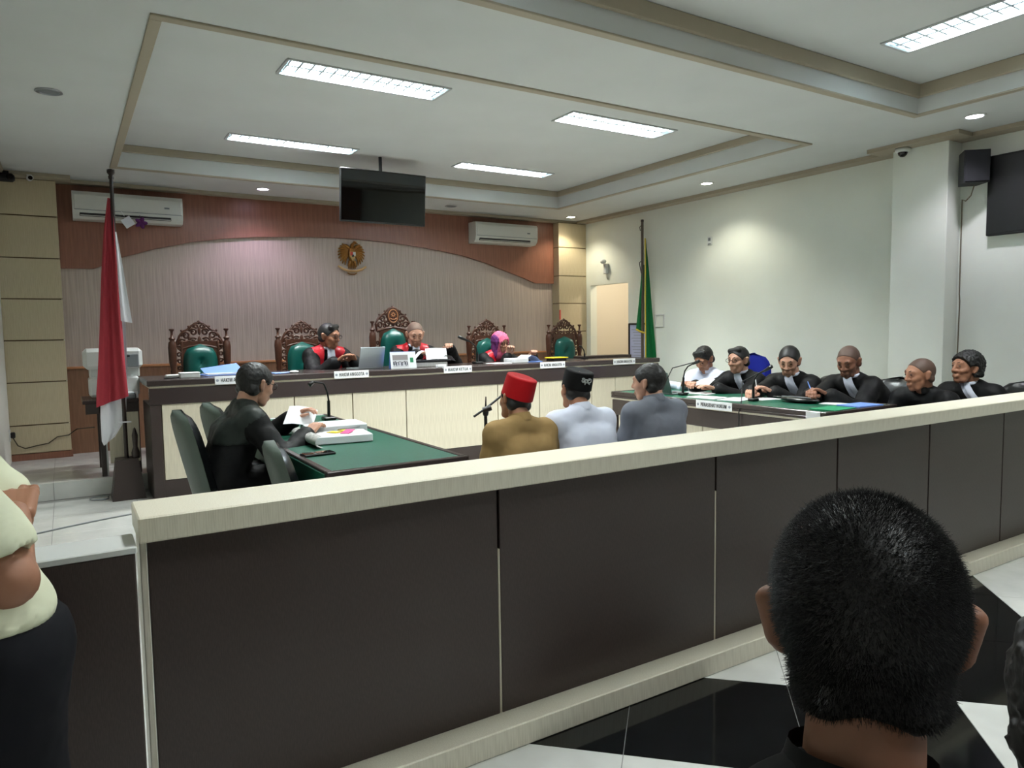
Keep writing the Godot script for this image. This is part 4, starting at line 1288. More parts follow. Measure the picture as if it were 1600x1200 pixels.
func field_mesh(out: MB, prims: Array, cuts: Array, cell: float, k: float, xf := Transform3D.IDENTITY, off := 0.0, wr := 0.0, wfreq := 9.0, keep_above := -1e9):
	var f := Field.new()
	f.pr = prims
	f.cuts = cuts
	f.k = k
	f.off = off
	f.wr = wr
	if wr > 0.0:
		f.noise = FastNoiseLite.new()
		f.noise.seed = 5
		f.noise.frequency = wfreq
		f.noise.fractal_octaves = 3
	var lo := Vector3.ONE * 1e9
	var hi := -lo
	for q in prims:
		if q[0] == 0:
			for e in [[q[1], q[3]], [q[2], q[4]]]:
				lo = lo.min(e[0] - Vector3.ONE * e[1])
				hi = hi.max(e[0] + Vector3.ONE * e[1])
		else:
			lo = lo.min(q[1] - q[2])
			hi = hi.max(q[1] + q[2])
	var pad := off + wr + k * 0.25 + cell * 2.0
	lo -= Vector3.ONE * pad
	hi += Vector3.ONE * pad
	lo.y = maxf(lo.y, keep_above)
	var nb := Vector3i(((hi - lo) / (cell * BLK)).ceil())
	var nx := nb.x * BLK + 1
	var ny := nb.y * BLK + 1
	var nz := nb.z * BLK + 1
	var g := PackedFloat32Array()
	g.resize(nx * ny * nz)
	g.fill(1.0)
	var done := PackedByteArray()
	done.resize(nx * ny * nz)
	var half := cell * BLK * 0.5
	var reach := half * 1.7321
	var live := []
	for bz in nb.z:
		for by in nb.y:
			for bx in nb.x:
				var c := lo + Vector3(bx, by, bz) * (cell * BLK) + Vector3.ONE * half
				var ds := PackedFloat32Array()
				var best := 1e9
				for q in prims:
					var d := f.one(q, c)
					ds.append(d)
					best = minf(best, d)
				if best - off - wr - k > reach * 1.15:
					continue
				var act := PackedInt32Array()
				for i in ds.size():
					if ds[i] < best + 2.0 * reach + k:
						act.append(i)
				var mid := f.val(c, act)
				if absf(mid) > reach * 1.6 + wr:
					if mid < 0.0:
						for z in range(bz * BLK, bz * BLK + BLK + 1):
							for y in range(by * BLK, by * BLK + BLK + 1):
								for x in range(bx * BLK, bx * BLK + BLK + 1):
									var id := (z * ny + y) * nx + x
									if done[id] == 0:
										g[id] = -1.0
					continue
				live.append(Vector3i(bx, by, bz))
				for z in range(bz * BLK, bz * BLK + BLK + 1):
					for y in range(by * BLK, by * BLK + BLK + 1):
						for x in range(bx * BLK, bx * BLK + BLK + 1):
							var id := (z * ny + y) * nx + x
							if done[id] == 0:
								done[id] = 1
								g[id] = f.val(lo + Vector3(x, y, z) * cell, act)
	var vid := {}
	var o := [0, 1, nx, nx + 1, nx * ny, nx * ny + 1, nx * ny + nx, nx * ny + nx + 1]
	var nrm := xf.basis.orthonormalized()
	for b in live:
		for z in range(b.z * BLK, b.z * BLK + BLK):
			for y in range(b.y * BLK, b.y * BLK + BLK):
				for x in range(b.x * BLK, b.x * BLK + BLK):
					var id := (z * ny + y) * nx + x
					var v0 := g[id]
					var v1 := g[id + 1]
					var v2 := g[id + nx]
					var v3 := g[id + nx + 1]
					var v4 := g[id + o[4]]
					var v5 := g[id + o[5]]
					var v6 := g[id + o[6]]
					var v7 := g[id + o[7]]
					var mn := minf(minf(minf(v0, v1), minf(v2, v3)), minf(minf(v4, v5), minf(v6, v7)))
					var mx := maxf(maxf(maxf(v0, v1), maxf(v2, v3)), maxf(maxf(v4, v5), maxf(v6, v7)))
					if mn >= 0.0 or mx < 0.0:
						continue
					var s := Vector3.ZERO
					var cnt := 0
					var w := [v0, v1, v2, v3, v4, v5, v6, v7]
					for e in [[0, 1], [2, 3], [4, 5], [6, 7], [0, 2], [1, 3], [4, 6], [5, 7], [0, 4], [1, 5], [2, 6], [3, 7]]:
						var a: float = w[e[0]]
						var c: float = w[e[1]]
						if (a < 0.0) != (c < 0.0):
							var t := a / (a - c)
							var p := Vector3(e[0] & 1, (e[0] >> 1) & 1, (e[0] >> 2) & 1)
							var q := Vector3(e[1] & 1, (e[1] >> 1) & 1, (e[1] >> 2) & 1)
							s += p.lerp(q, t)
							cnt += 1
					s /= cnt
					var gr := Vector3(v1 + v3 + v5 + v7 - v0 - v2 - v4 - v6, v2 + v3 + v6 + v7 - v0 - v1 - v4 - v5, v4 + v5 + v6 + v7 - v0 - v1 - v2 - v3)
					vid[id] = out.v.size()
					out.v.append(xf * (lo + (Vector3(x, y, z) + s) * cell))
					out.n.append((nrm * gr).normalized())
					out.uv.append(Vector2.ZERO)
	var step := [1, nx, nx * ny]
	for id in vid:
		var x: int = id % nx
		var y: int = (id / nx) % ny
		var z: int = id / (nx * ny)
		for ax in 3:
			# the edge from this corner along ax, shared by four cells
			var u: int = (ax + 1) % 3
			var w2: int = (ax + 2) % 3
			var cc := [x, y, z]
			if cc[u] == 0 or cc[w2] == 0:
				continue
			var a := g[id]
			var c := g[id + step[ax]]
			if (a < 0.0) == (c < 0.0):
				continue
			var i1: int = id - step[u]
			var i2: int = id - step[u] - step[w2]
			var i3: int = id - step[w2]
			if not (vid.has(i1) and vid.has(i2) and vid.has(i3)):
				continue
			var q0: int = vid[id]
			var q1: int = vid[i1]
			var q2: int = vid[i2]
			var q3: int = vid[i3]
			if a < 0.0:
				out.ix.append_array(PackedInt32Array([q0, q2, q1, q0, q3, q2]))
			else:
				out.ix.append_array(PackedInt32Array([q0, q1, q2, q0, q2, q3]))

# head in its own axes: looks to +z, centre between the ears
func head_prims() -> Array:
	return [
		[1, Vector3(0, 0.030, -0.018), Vector3(0.076, 0.090, 0.094)],
		[1, Vector3(0, 0.020, 0.030), Vector3(0.066, 0.072, 0.062)],
		[1, Vector3(0, -0.045, 0.028), Vector3(0.059, 0.062, 0.060)],
		[0, Vector3(-0.03, -0.088, 0.045), Vector3(0.03, -0.088, 0.045), 0.022, 0.022],
		[0, Vector3(0, -0.096, 0.066), Vector3(0, -0.090, 0.070), 0.019, 0.019],
		[0, Vector3(-0.035, 0.032, 0.080), Vector3(0.035, 0.032, 0.080), 0.013, 0.013],
		[0, Vector3(-0.036, -0.025, 0.068), Vector3(-0.045, -0.015, 0.05), 0.020, 0.022],
		[0, Vector3(0.036, -0.025, 0.068), Vector3(0.045, -0.015, 0.05), 0.020, 0.022],
		[0, Vector3(0, -0.062, 0.074), Vector3(0, -0.055, 0.073), 0.020, 0.020]]

func face_prims() -> Array:
	return [
		[0, Vector3(0, 0.022, 0.090), Vector3(0, -0.022, 0.109), 0.009, 0.0125],
		[0, Vector3(-0.014, -0.026, 0.095), Vector3(0.014, -0.026, 0.095), 0.0095, 0.0095],
		[0, Vector3(-0.020, -0.058, 0.088), Vector3(0.020, -0.058, 0.088), 0.005, 0.005],
		[0, Vector3(-0.015, -0.068, 0.087), Vector3(0.015, -0.068, 0.087), 0.0055, 0.0055],
		[0, Vector3(-0.030, 0.008, 0.080), Vector3(-0.027, 0.008, 0.080), 0.012, 0.012],
		[0, Vector3(0.030, 0.008, 0.080), Vector3(0.027, 0.008, 0.080), 0.012, 0.012],
		[0, Vector3(-0.079, 0.020, -0.012), Vector3(-0.072, -0.028, -0.004), 0.011, 0.009],
		[0, Vector3(-0.088, 0.020, -0.020), Vector3(-0.080, -0.018, -0.012), 0.008, 0.007],
		[0, Vector3(0.079, 0.020, -0.012), Vector3(0.072, -0.028, -0.004), 0.011, 0.009],
		[0, Vector3(0.088, 0.020, -0.020), Vector3(0.080, -0.018, -0.012), 0.008, 0.007]]

# a hand: wrist at the origin, fingers to +z, back of the hand up, thumb on the side of sd * x
func hand_prims(sd: float, curl: float) -> Array:
	var p := []
	for x in [-0.027, -0.009, 0.009, 0.027]:
		p.append([0, Vector3(x * 0.72, 0, 0.0), Vector3(x, 0, 0.082), 0.015, 0.0125])
	var ln := [0.078, 0.086, 0.080, 0.064]
	for i in 4:
		var x: float = sd * [0.029, 0.010, -0.010, -0.029][i]
		var b := Vector3(x, 0, 0.085)
		var a := curl * 0.7
		var d1: Vector3 = b + Vector3(x * 0.08, -sin(a), cos(a)) * ln[i] * 0.45
		a += curl
		var d2: Vector3 = d1 + Vector3(0, -sin(a), cos(a)) * ln[i] * 0.32
		a += curl * 0.7
		var d3: Vector3 = d2 + Vector3(0, -sin(a), cos(a)) * ln[i] * 0.24
		p.append([0, b, d1, 0.0098, 0.0090])
		p.append([0, d1, d2, 0.0090, 0.0082])
		p.append([0, d2, d3, 0.0082, 0.0072])
	var t0 := Vector3(sd * 0.026, -0.008, 0.022)
	var t1 := t0 + Vector3(sd * 0.026, -0.012, 0.030)
	var t2 := t1 + Vector3(sd * 0.010 - sd * curl * 0.02, -0.010, 0.030)
	var t3 := t2 + Vector3(-sd * curl * 0.014, -0.006, 0.022)
	p.append([0, t0, t1, 0.015, 0.012])
	p.append([0, t1, t2, 0.0115, 0.0095])
	p.append([0, t2, t3, 0.0095, 0.008])
	return p

func elbow_of(sh: Vector3, wr: Vector3, l1: float, l2: float, pole: Vector3) -> Vector3:
	var d := wr - sh
	var L := clampf(d.length(), 0.05, (l1 + l2) * 0.995)
	var a := (l1 * l1 - l2 * l2 + L * L) / (2.0 * L)
	var h := sqrt(maxf(0.0, l1 * l1 - a * a))
	var dn := d.normalized()
	var o := (pole - dn * pole.dot(dn)).normalized()
	return sh + dn * a + o * h

func look_basis(yaw: float, pitch: float, roll := 0.0) -> Basis:
	return Basis(Vector3.UP, yaw) * Basis(Vector3.RIGHT, pitch) * Basis(Vector3(0, 0, 1), roll)

# o: at (x, z), yaw, head (world), seat (height), s (size), hyaw (world), pitch, hands [[world, curl] or null for right, left], elbows, clothes ...
func person(label: String, o: Dictionary) -> Node3D:
	var s: float = o.get("s", 1.0)
	var yaw: float = o.yaw
	var at := Vector3(o.at.x, 0, o.at.y)
	var t := thing("person", label, "person", at, yaw, o.get("group", ""))
	var inv := Transform3D(Basis(Vector3.UP, yaw), at).affine_inverse()
	var head: Vector3 = inv * (o.head as Vector3)
	var hb := look_basis(o.get("hyaw", yaw) - yaw, o.get("pitch", 0.0), o.get("roll", 0.0))
	var hx := Transform3D(hb.scaled(Vector3.ONE * s), head)
	var cell: float = o.get("cell", 0.016)
	var hcell: float = o.get("hcell", 0.0065)
	var seated: bool = o.get("seated", true)
	var hipy: float = o.get("seat", 0.46) + 0.10 * s if seated else o.hipy
	var hip := Vector3(0, hipy, o.get("hipz", 0.0))
	# neck leaves the skull low at the back and meets the spine between the shoulders
	var skull := head + hb * Vector3(0, -0.045, -0.03) * s
	var base: Vector3 = head + Vector3(0, -0.140, -0.045) * s + Vector3(0, 0, -0.015 * s) + o.get("base_shift", Vector3.ZERO)
	var wsh: float = o.get("wide", 1.0) * s
	var drop: float = o.get("drop", 0.048) * s
	var shl := [base + Vector3(-0.165 * wsh, -drop, 0.0), base + Vector3(0.165 * wsh, -drop, 0.0)]   # right, left as the person has them
	if o.has("shoulders"):
		shl = [inv * (o.shoulders[0] as Vector3), inv * (o.shoulders[1] as Vector3)]
	# arms
	var wr := []
	var el := []
	for i in 2:
		var sg := -1.0 if i == 0 else 1.0
		var h = o.hands[i] if o.has("hands") else null
		var w: Vector3
		if h == null:
			w = Vector3(sg * 0.12 * s, hipy + 0.06 * s, hip.z + 0.30 * s)
		else:
			w = inv * (h[0] as Vector3)
		var pole := Vector3(sg * 0.8, -0.9, -0.5)
		if o.has("poles"):
			pole = o.poles[i]
		var e := elbow_of(shl[i], w, 0.29 * s, 0.25 * s, pole)
		if o.has("elbows") and o.elbows[i] != null:
			e = inv * (o.elbows[i] as Vector3)
		var reach := 0.25 * s
		if (w - e).length() > reach * 1.15:
			w = e + (w - e).normalized() * reach * 1.15
		wr.append(w)
		el.append(e)
	# ---- skin: head, neck, core, arms, hands, one mesh
	var sk: Material = o.get("skin", M.skin)
	var m := MB.new()
	field_mesh(m, head_prims() + face_prims(), [[1, Vector3(-0.031, 0.012, 0.104), Vector3(0.016, 0.009, 0.014), 0.008], [1, Vector3(0.031, 0.012, 0.104), Vector3(0.016, 0.009, 0.014), 0.008]], hcell / s, 0.014, hx)
	var core := [[0, skull, base + Vector3(0, 0.02, 0) * s, 0.056 * s * o.get("neck", 1.0), 0.060 * s * o.get("neck", 1.0)], [0, base, (base + hip) * 0.5, 0.045 * s, 0.06 * s], [0, (base + hip) * 0.5, hip + Vector3(0, 0.06, 0), 0.06 * s, 0.06 * s], [0, shl[0], shl[1], 0.035 * s, 0.035 * s]]
	for i in 2:
		core.append([0, shl[i], el[i], 0.045 * s, 0.040 * s])
		core.append([0, el[i], wr[i], 0.040 * s, 0.027 * s])
	field_mesh(m, core, [], minf(cell, 0.014), 0.02 * s)
	for i in 2:
		var h = o.hands[i] if o.has("hands") else null
		var fwd: Vector3 = (wr[i] - el[i]).normalized()
		if h != null and h.size() > 2:
			fwd = (inv.basis * (h[2] as Vector3)).normalized()
		var upv: Vector3 = Vector3.UP
		if h != null and h.size() > 3:
			upv = inv.basis * (h[3] as Vector3)
		var xa := upv.cross(fwd).normalized()
		var hbs := Basis(xa, fwd.cross(xa), fwd).scaled(Vector3.ONE * s)
		var sd := 1.0 if i == 0 else -1.0
		field_mesh(m, hand_prims(sd, h[1] if h != null else 0.4), [], minf(hcell, 0.0055), 0.006, Transform3D(hbs, wr[i]))
	put(t, "body", m.done(), sk)
	# ---- hair
	if o.has("hair"):
		var hm := MB.new()
		var style: String = o.get("style", "short")
		var off: float = {"short": 0.010, "curly": 0.020, "buzz": 0.003, "crop": 0.0065}.get(style, 0.010)
		var cut := [[0, Vector3(0, -0.62, 0.78).normalized(), 0.022 if style != "buzz" else 0.006, 0.006], [1, Vector3(0, -0.03, 0.085), Vector3(0.072, 0.104 if style != "curly" else 0.09, 0.07), 0.008], [0, Vector3(0, -1, 0), o.get("nape", 0.062), 0.01]]
		if o.get("hat", false):
			cut.append([0, Vector3(0, 1, 0), 0.05, 0.004])
		if style != "curly":
			cut.append([1, Vector3(-0.086, -0.012, 0.004), Vector3(0.03, 0.040, 0.034), 0.006])
			cut.append([1, Vector3(0.086, -0.012, 0.004), Vector3(0.03, 0.040, 0.034), 0.006])
		else:
			cut.append([1, Vector3(-0.09, -0.01, 0.012), Vector3(0.03, 0.035, 0.03), 0.006])
			cut.append([1, Vector3(0.09, -0.01, 0.012), Vector3(0.03, 0.035, 0.03), 0.006])
		var hp := [head_prims()[0], head_prims()[1], [0, Vector3(-0.045, -0.03, -0.045), Vector3(0.045, -0.03, -0.045), 0.03, 0.03]]
		if o.get("parting", false):
			hp.append([0, Vector3(-0.045, 0.088, 0.046), Vector3(0.045, 0.100, 0.040), 0.018, 0.016])
		field_mesh(hm, hp, cut, minf(hcell, 0.006) / s, 0.014, hx, off, 0.008 if style == "curly" else (0.003 if style == "short" else 0.0), 38.0)
		put(t, "hair", hm.done(), o.hair)
	# ---- brows, eyes, lips
	if o.get("face", true):
		for sx in [-1.0, 1.0]:
			var b := MB.new()
			b.ball(hx * Vector3(sx * 0.031, 0.011, 0.0885), Vector3(0.0120, 0.0034, 0.006) * s, 10, 6, hb)
			put(t, "eye", b.done(), M.eye)
			b = MB.new()
			b.tube([hx * Vector3(sx * 0.014, 0.034, 0.0945), hx * Vector3(sx * 0.032, 0.040, 0.0905), hx * Vector3(sx * 0.050, 0.034, 0.076)], [0.0026 * s, 0.0032 * s, 0.0015 * s], 6)
			put(t, "eyebrow", b.done(), M.hair)
		var b := MB.new()
		b.tube([hx * Vector3(-0.024, -0.063, 0.086), hx * Vector3(-0.012, -0.0625, 0.0945), hx * Vector3(0.012, -0.0625, 0.0945), hx * Vector3(0.024, -0.063, 0.086)], [0.0015 * s, 0.0032 * s, 0.0032 * s, 0.0015 * s], 6)
		put(t, "lips", b.done(), M.lip)
	if o.get("glasses", false):
		var gm := MB.new()
		for sx in [-1.0, 1.0]:
			var ring := []
			for k in 17:
				var a := TAU * k / 16
				ring.append(hx * Vector3(sx * 0.033 + cos(a) * 0.024, 0.010 + sin(a) * 0.017, 0.106 - absf(cos(a)) * 0.002))
			gm.tube(ring, 0.0022 * s, 5)
			gm.tube([hx * Vector3(sx * 0.056, 0.014, 0.104), hx * Vector3(sx * 0.078, 0.016, 0.07), hx * Vector3(sx * 0.086, 0.018, 0.0)], 0.0024 * s, 5)
		gm.tube([hx * Vector3(-0.011, 0.014, 0.108), hx * Vector3(0.011, 0.014, 0.108)], 0.002 * s, 5)
		put(t, "glasses", gm.done(), M.glass_rim)
	# ---- clothes
	var ct: float = o.get("puff", 1.0)
	var up := (base - hip).normalized()
	var chest := base - up * 0.16 * s
	var tor := []
	var belly: float = o.get("belly", 1.0)
	for x in [-0.085, 0.0, 0.085]:
		tor.append([0, hip + Vector3(x * s, o.get("waist", -0.01), 0), chest + Vector3(x * wsh, 0, 0), 0.115 * s * belly, 0.112 * s])
	tor.append([0, shl[0], shl[1], 0.062 * s, 0.062 * s])
	tor.append([0, base + Vector3(-0.04, 0.0, -0.01) * s, base + Vector3(0.04, 0.0, -0.01) * s, 0.052 * s, 0.052 * s])
	for i in 2:
		tor.append([0, chest + Vector3((-0.09 if i == 0 else 0.09) * wsh, 0.02, 0), shl[i], 0.095 * s, 0.064 * s])
		tor.append([0, base + Vector3(-0.03 if i == 0 else 0.03, 0.012, -0.012) * s, shl[i], 0.052 * s, 0.060 * s])
	var arm := []
	var sl: String = o.get("sleeve", "long")
	for i in 2:
		var e: Vector3 = el[i]
		var w: Vector3 = wr[i]
		if sl == "robe":
			arm.append([0, shl[i], e, 0.072 * s, 0.068 * s])
			arm.append([0, e, e.lerp(w, 0.90), 0.066 * s, 0.064 * s])
		elif sl == "long":
			arm.append([0, shl[i], e, 0.062 * s * ct, 0.054 * s * ct])
			arm.append([0, e, e.lerp(w, 0.96), 0.052 * s * ct, 0.040 * s * ct])
		else:
			var q: Vector3 = (shl[i] as Vector3).lerp(e, o.get("sleeve_len", 0.62))
			arm.append([0, shl[i], q, 0.064 * s, 0.074 * s])
	var cuts := []
	var collar: Vector3 = base + Vector3(0, 0.048, 0.02) * s
	if o.has("hem"):
		cuts.append([0, Vector3(0, -1, 0), -o.hem, 0.03])
	if sl == "short":
		for i in 2:
			var q: Vector3 = (shl[i] as Vector3).lerp(el[i], o.get("sleeve_len", 0.62) + 0.04)
			var dn: Vector3 = (el[i] - shl[i]).normalized()
			# hem: carve what lies past it along the arm
			cuts.append([2, q + dn * 0.10 * s, el[i] + dn * 0.05, 0.10 * s, 0.10 * s, 0.004])
	var lower := []
	if seated:
		for i in 2:
			var sg := -1.0 if i == 0 else 1.0
			var kn := hip + Vector3(sg * 0.10 * s, 0.0, 0.42 * s)
			var ft := Vector3(kn.x, 0.09, kn.z + 0.02)
			lower.append([0, hip + Vector3(sg * 0.08 * s, 0, 0), kn, 0.095 * s, 0.07 * s])
			lower.append([0, kn, ft, 0.07 * s, 0.055 * s])
	else:
		for i in 2:
			var sg := -1.0 if i == 0 else 1.0
			lower.append([0, hip + Vector3(sg * 0.085, 0, 0), Vector3(sg * 0.10, 0.5, hip.z + 0.01), 0.125, 0.09])
			lower.append([0, Vector3(sg * 0.10, 0.5, hip.z + 0.01), Vector3(sg * 0.10, 0.07, 0), 0.09, 0.065])
		lower.append([0, hip + Vector3(-0.06, 0.02, 0), hip + Vector3(0.06, 0.02, 0), 0.135, 0.135])
	var top: Material = o.top
	var robe: bool = sl == "robe"
	m = MB.new()
	field_mesh(m, tor + arm + (lower if robe else []), cuts, cell, 0.035 * s, Transform3D.IDENTITY, 0.0, 0.012 * s, 5.0)
	put(t, o.get("top_name", "robe" if robe else "shirt"), m.done(), top)
	if not robe:
		m = MB.new()
		field_mesh(m, lower, [] if seated else [[0, Vector3(0, 1, 0), o.hem + 0.012, 0.004]], maxf(cell, 0.018) if seated else cell, 0.05 * s, Transform3D.IDENTITY, 0.0, 0.008, 6.0)
		put(t, "trousers", m.done(), o.get("bottom", M.dark_cloth))
	for i in 2:
		var sg := -1.0 if i == 0 else 1.0
		m = MB.new()
		var fz: float = hip.z + 0.44 * s if seated else 0.0
		field_mesh(m, [[0, Vector3(sg * 0.10, 0.05, fz), Vector3(sg * 0.11, 0.04, fz + 0.16), 0.045, 0.038]], [[0, Vector3(0, -1, 0), -0.004, 0.004]], 0.018, 0.01)
		put(t, "shoe", m.done(), M.black)
	# collar band for shirts
	if o.get("collar", false):
		var rows := []
		for i in 4:
			var row := []
			for j in 21:
				var a := 0.35 + (TAU - 0.7) * j / 20.0
				var f := i / 3.0
				var r := (0.074 - 0.012 * f + (0.003 if i == 1 else 0.0)) * s
				row.append(base + Vector3(0, 0.020 + 0.044 * f, 0.006 + 0.010 * f) * s + Vector3(sin(a) * r, -0.016 * s * cos(a), cos(a) * r * 1.04))
			rows.append(row)
		m = MB.new()
		m.grid(rows)
		put(t, "collar", m.done(), top)
	# red facings of a judge's robe
	if o.has("facing"):
		for sx in [-1.0, 1.0]:
			m = MB.new()
			field_mesh(m, tor, cuts + [[0, Vector3(-sx, -0.12 , 0).normalized(), -0.045 * s - 0.12 * base.y, 0.003], [0, Vector3(sx, 0.0, 0), 0.165 * s, 0.004], [0, Vector3(0, 0, -1), -base.z + 0.045 * s, 0.004], [0, Vector3(0, -1, 0), -(base.y - 0.36 * s), 0.004]], minf(cell, 0.012), 0.035 * s, Transform3D.IDENTITY, 0.009, 0.012 * s, 5.0)
			put(t, "robe_facing", m.done(), o.facing)
	if o.has("cape"):
		m = MB.new()
		field_mesh(m, tor, cuts + [[0, Vector3(0, -1, 0), -(base.y - 0.17 * s), 0.004], [0, Vector3(0, 0, 1), base.z + 0.06 * s, 0.004]], minf(cell, 0.012), 0.035 * s, Transform3D.IDENTITY, 0.009, 0.012 * s, 5.0)
		put(t, "cape_collar", m.done(), o.cape)
	# white bands at the throat
	if o.has("bands"):
		m = MB.new()
		var f0 := base + Vector3(0, 0.035, 0.062) * s
		var dn := (hip - base).normalized()
		var rows := []
		for i in 9:
			var f := i / 8.0
			var row := []
			for j in 7:
				var u := j / 6.0 * 2.0 - 1.0
				var wd := lerpf(0.034, 0.054, f) * s
				row.append(f0 + dn * 0.27 * s * f + Vector3(u * wd, 0, (0.052 * sin(minf(1.0, f * 2.2) * PI * 0.5) + 0.026 - 0.012 * u * u + 0.004 * cos(u * 7.0)) * s))
			rows.append(row)
		m.grid(rows, false, false, true)
		put(t, "white_bands", m.done(), o.bands)
		m = MB.new()
		var ring := []
		for k in 15:
			var a := PI * (-0.15 + 1.3 * k / 14.0)
			ring.append(base + Vector3(cos(a) * 0.060, 0.040 - 0.014 * sin(a), sin(a) * 0.062 + 0.016) * s)
		m.tube(ring, 0.009 * s, 6, Vector3.UP, 1.5)
		put(t, "white_collar", m.done(), o.bands)
	t.set_meta("head_xf", 0)
	t.remove_meta("head_xf")
	o["hx"] = hx
	o["base"] = base
	return t

func build_people():
	var P2 := PI / 2
	# --- judges, facing the court
	var o := {"at": Vector2(2.36, -7.78), "yaw": 0.15, "head": Vector3(2.40, 1.362, -7.55), "seat": DAIS + 0.46, "s": 1.13, "hyaw": 0.62, "pitch": 0.16, "hair": M.hair, "style": "crop", "parting": true, "glasses": true, "skin": M.skin,
		"hands": [[Vector3(2.36, 1.10, -7.22), 0.35], [Vector3(2.56, 1.10, -7.25), 0.35]], "sleeve": "robe", "top": M.robe, "facing": M.red_satin, "bands": M.white_cloth}
	person("judge in black robe with red facings and glasses, typing at a laptop", o)
	o = {"at": Vector2(3.40, -7.78), "yaw": -0.12, "head": Vector3(3.40, 1.365, -7.55), "seat": DAIS + 0.46, "s": 1.15, "hyaw": -0.22, "pitch": 0.34, "hair": M.hair_grey, "style": "buzz", "skin": M.skin_light,
		"hands": [[Vector3(3.30, 1.16, -7.24), 0.5, Vector3(0.8, 0.1, 0.5)], [Vector3(3.72, 1.21, -7.34), 0.6, Vector3(-0.3, 0.3, 0.6)]], "sleeve": "robe", "top": M.robe, "facing": M.red_satin, "bands": M.white_cloth}
	person("presiding judge in red-faced black robe with close-cropped grey hair, turning papers", o)
	o = {"at": Vector2(4.52, -7.78), "yaw": 0.05, "head": Vector3(4.53, 1.245, -7.55), "seat": DAIS + 0.36, "s": 1.06, "hyaw": 0.12, "pitch": 0.16, "glasses": true, "skin": M.skin_light, "base_shift": Vector3(-0.02, 0, 0),
		"hands": [[Vector3(4.53, 1.09, -7.37), 0.9, Vector3(0.1, 0.8, 0.1), Vector3(0, 0.1, -1)], [Vector3(4.83, 1.08, -7.28), 0.5]], "sleeve": "robe", "top": M.robe, "facing": M.red_satin}
	var j3 := person("judge in red-faced black robe and pink headscarf, chin on hand", o)
	var hx: Transform3D = o.hx
	var m := MB.new()
	var hood := [head_prims()[0], head_prims()[1], head_prims()[2], [0, Vector3(0, -0.06, -0.02), Vector3(0, -0.13, 0.0), 0.07, 0.075]]
	field_mesh(m, hood, [[1, Vector3(0, -0.028, 0.10), Vector3(0.058, 0.082, 0.075), 0.006]], 0.007, 0.03, hx, 0.016, 0.006, 16.0)
	put(j3, "headscarf", m.done(), M.pink_cloth)
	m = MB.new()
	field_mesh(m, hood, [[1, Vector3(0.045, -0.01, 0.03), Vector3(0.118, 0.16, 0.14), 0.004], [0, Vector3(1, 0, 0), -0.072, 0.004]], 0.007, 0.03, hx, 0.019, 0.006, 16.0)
	put(j3, "scarf_side_shade", m.done(), M.purple_cloth)  # purple shell: shading on the side of the pink scarf, put in as colour
	# --- prosecutor, seen from behind
	o = {"at": Vector2(0.72, -4.44), "yaw": P2, "head": Vector3(0.945, 1.098, -4.40), "seat": 0.44, "s": 1.04, "hyaw": P2 + 0.42, "pitch": 0.26, "hair": M.hair, "style": "short", "nape": 0.085, "glasses": true, "skin": M.skin_light, "cell": 0.014, "hcell": 0.005, "wide": 1.05,
		"hands": [[Vector3(1.19, 0.80, -4.22), 0.5], [Vector3(1.22, 0.86, -4.62), 0.6]], "sleeve": "robe", "top": M.robe, "cape": M.robe_trim}
	person("prosecutor in black robe with glasses, reading at the green table, back to us", o)
	# --- three men with their backs to the gallery
	o = {"at": Vector2(2.24, -3.36), "yaw": PI, "head": Vector3(2.175, 1.000, -3.47), "seat": 0.30, "s": 0.98, "hyaw": PI + 0.05, "pitch": 0.05, "roll": 0.16, "hair": M.hair, "style": "crop", "nape": 0.085, "hat": true, "skin": M.skin, "cell": 0.013, "hcell": 0.005, "wide": 0.98, "sleeve": "long", "puff": 1.12, "top": M.tan_cloth, "bottom": M.tan_cloth, "collar": true}
	var d1 := person("man in khaki uniform and red cap, seated with his back to the gallery", o)
	cap(d1, o.hx, M.red_felt, false, 0.122)
	m = MB.new()
	var bb: Vector3 = o.base
	for sx in [-1.0, 1.0]:
		m = MB.new()
		m.box(bb + Vector3(sx * 0.125, 0.008, 0.0), Vector3(0.11, 0.012, 0.045), 0.004, Basis(Vector3(0, 0, 1), -sx * 0.32))
		put(d1, "epaulette", m.done(), M.tan_cloth)
	o = {"at": Vector2(2.66, -3.36), "yaw": PI, "head": Vector3(2.605, 1.030, -3.47), "seat": 0.32, "s": 0.98, "hyaw": PI - 0.15, "pitch": 0.10, "roll": 0.12, "hair": M.hair, "style": "crop", "nape": 0.085, "hat": true, "skin": M.skin, "cell": 0.013, "hcell": 0.005, "wide": 1.06, "sleeve": "long", "puff": 1.1, "top": M.white_cloth, "collar": true}
	var d2 := person("man in white shirt and black cap, seated with his back to the gallery", o)
	cap(d2, o.hx, M.black_felt, true, 0.108)
	o = {"at": Vector2(3.22, -3.36), "yaw": PI, "head": Vector3(3.20, 1.045, -3.47), "seat": 0.32, "s": 1.0, "hyaw": PI + 0.42, "pitch": 0.06, "hair": M.hair, "style": "short", "nape": 0.085, "skin": M.skin_light, "cell": 0.013, "hcell": 0.005, "wide": 1.08, "sleeve": "long", "puff": 1.1, "top": M.grey_cloth, "collar": true}
	person("bare-headed man in grey shirt, seated with his back to the gallery", o)
	# --- counsel along the right wall
	o = {"at": Vector2(6.05, -5.42), "yaw": -P2 + 0.2, "head": Vector3(5.76, 1.060, -5.39), "seat": 0.44, "s": 1.08, "hyaw": -1.35, "pitch": 0.55, "hair": M.hair, "style": "short", "parting": true, "skin": M.skin, "cell": 0.018,
		"hands": [[Vector3(5.40, 0.80, -5.32), 0.5], [Vector3(5.38, 0.80, -5.50), 0.5]], "sleeve": "long", "top": M.white_cloth, "collar": true}
	person("man in white shirt bowed over the counsel table, farthest from the rail", o)
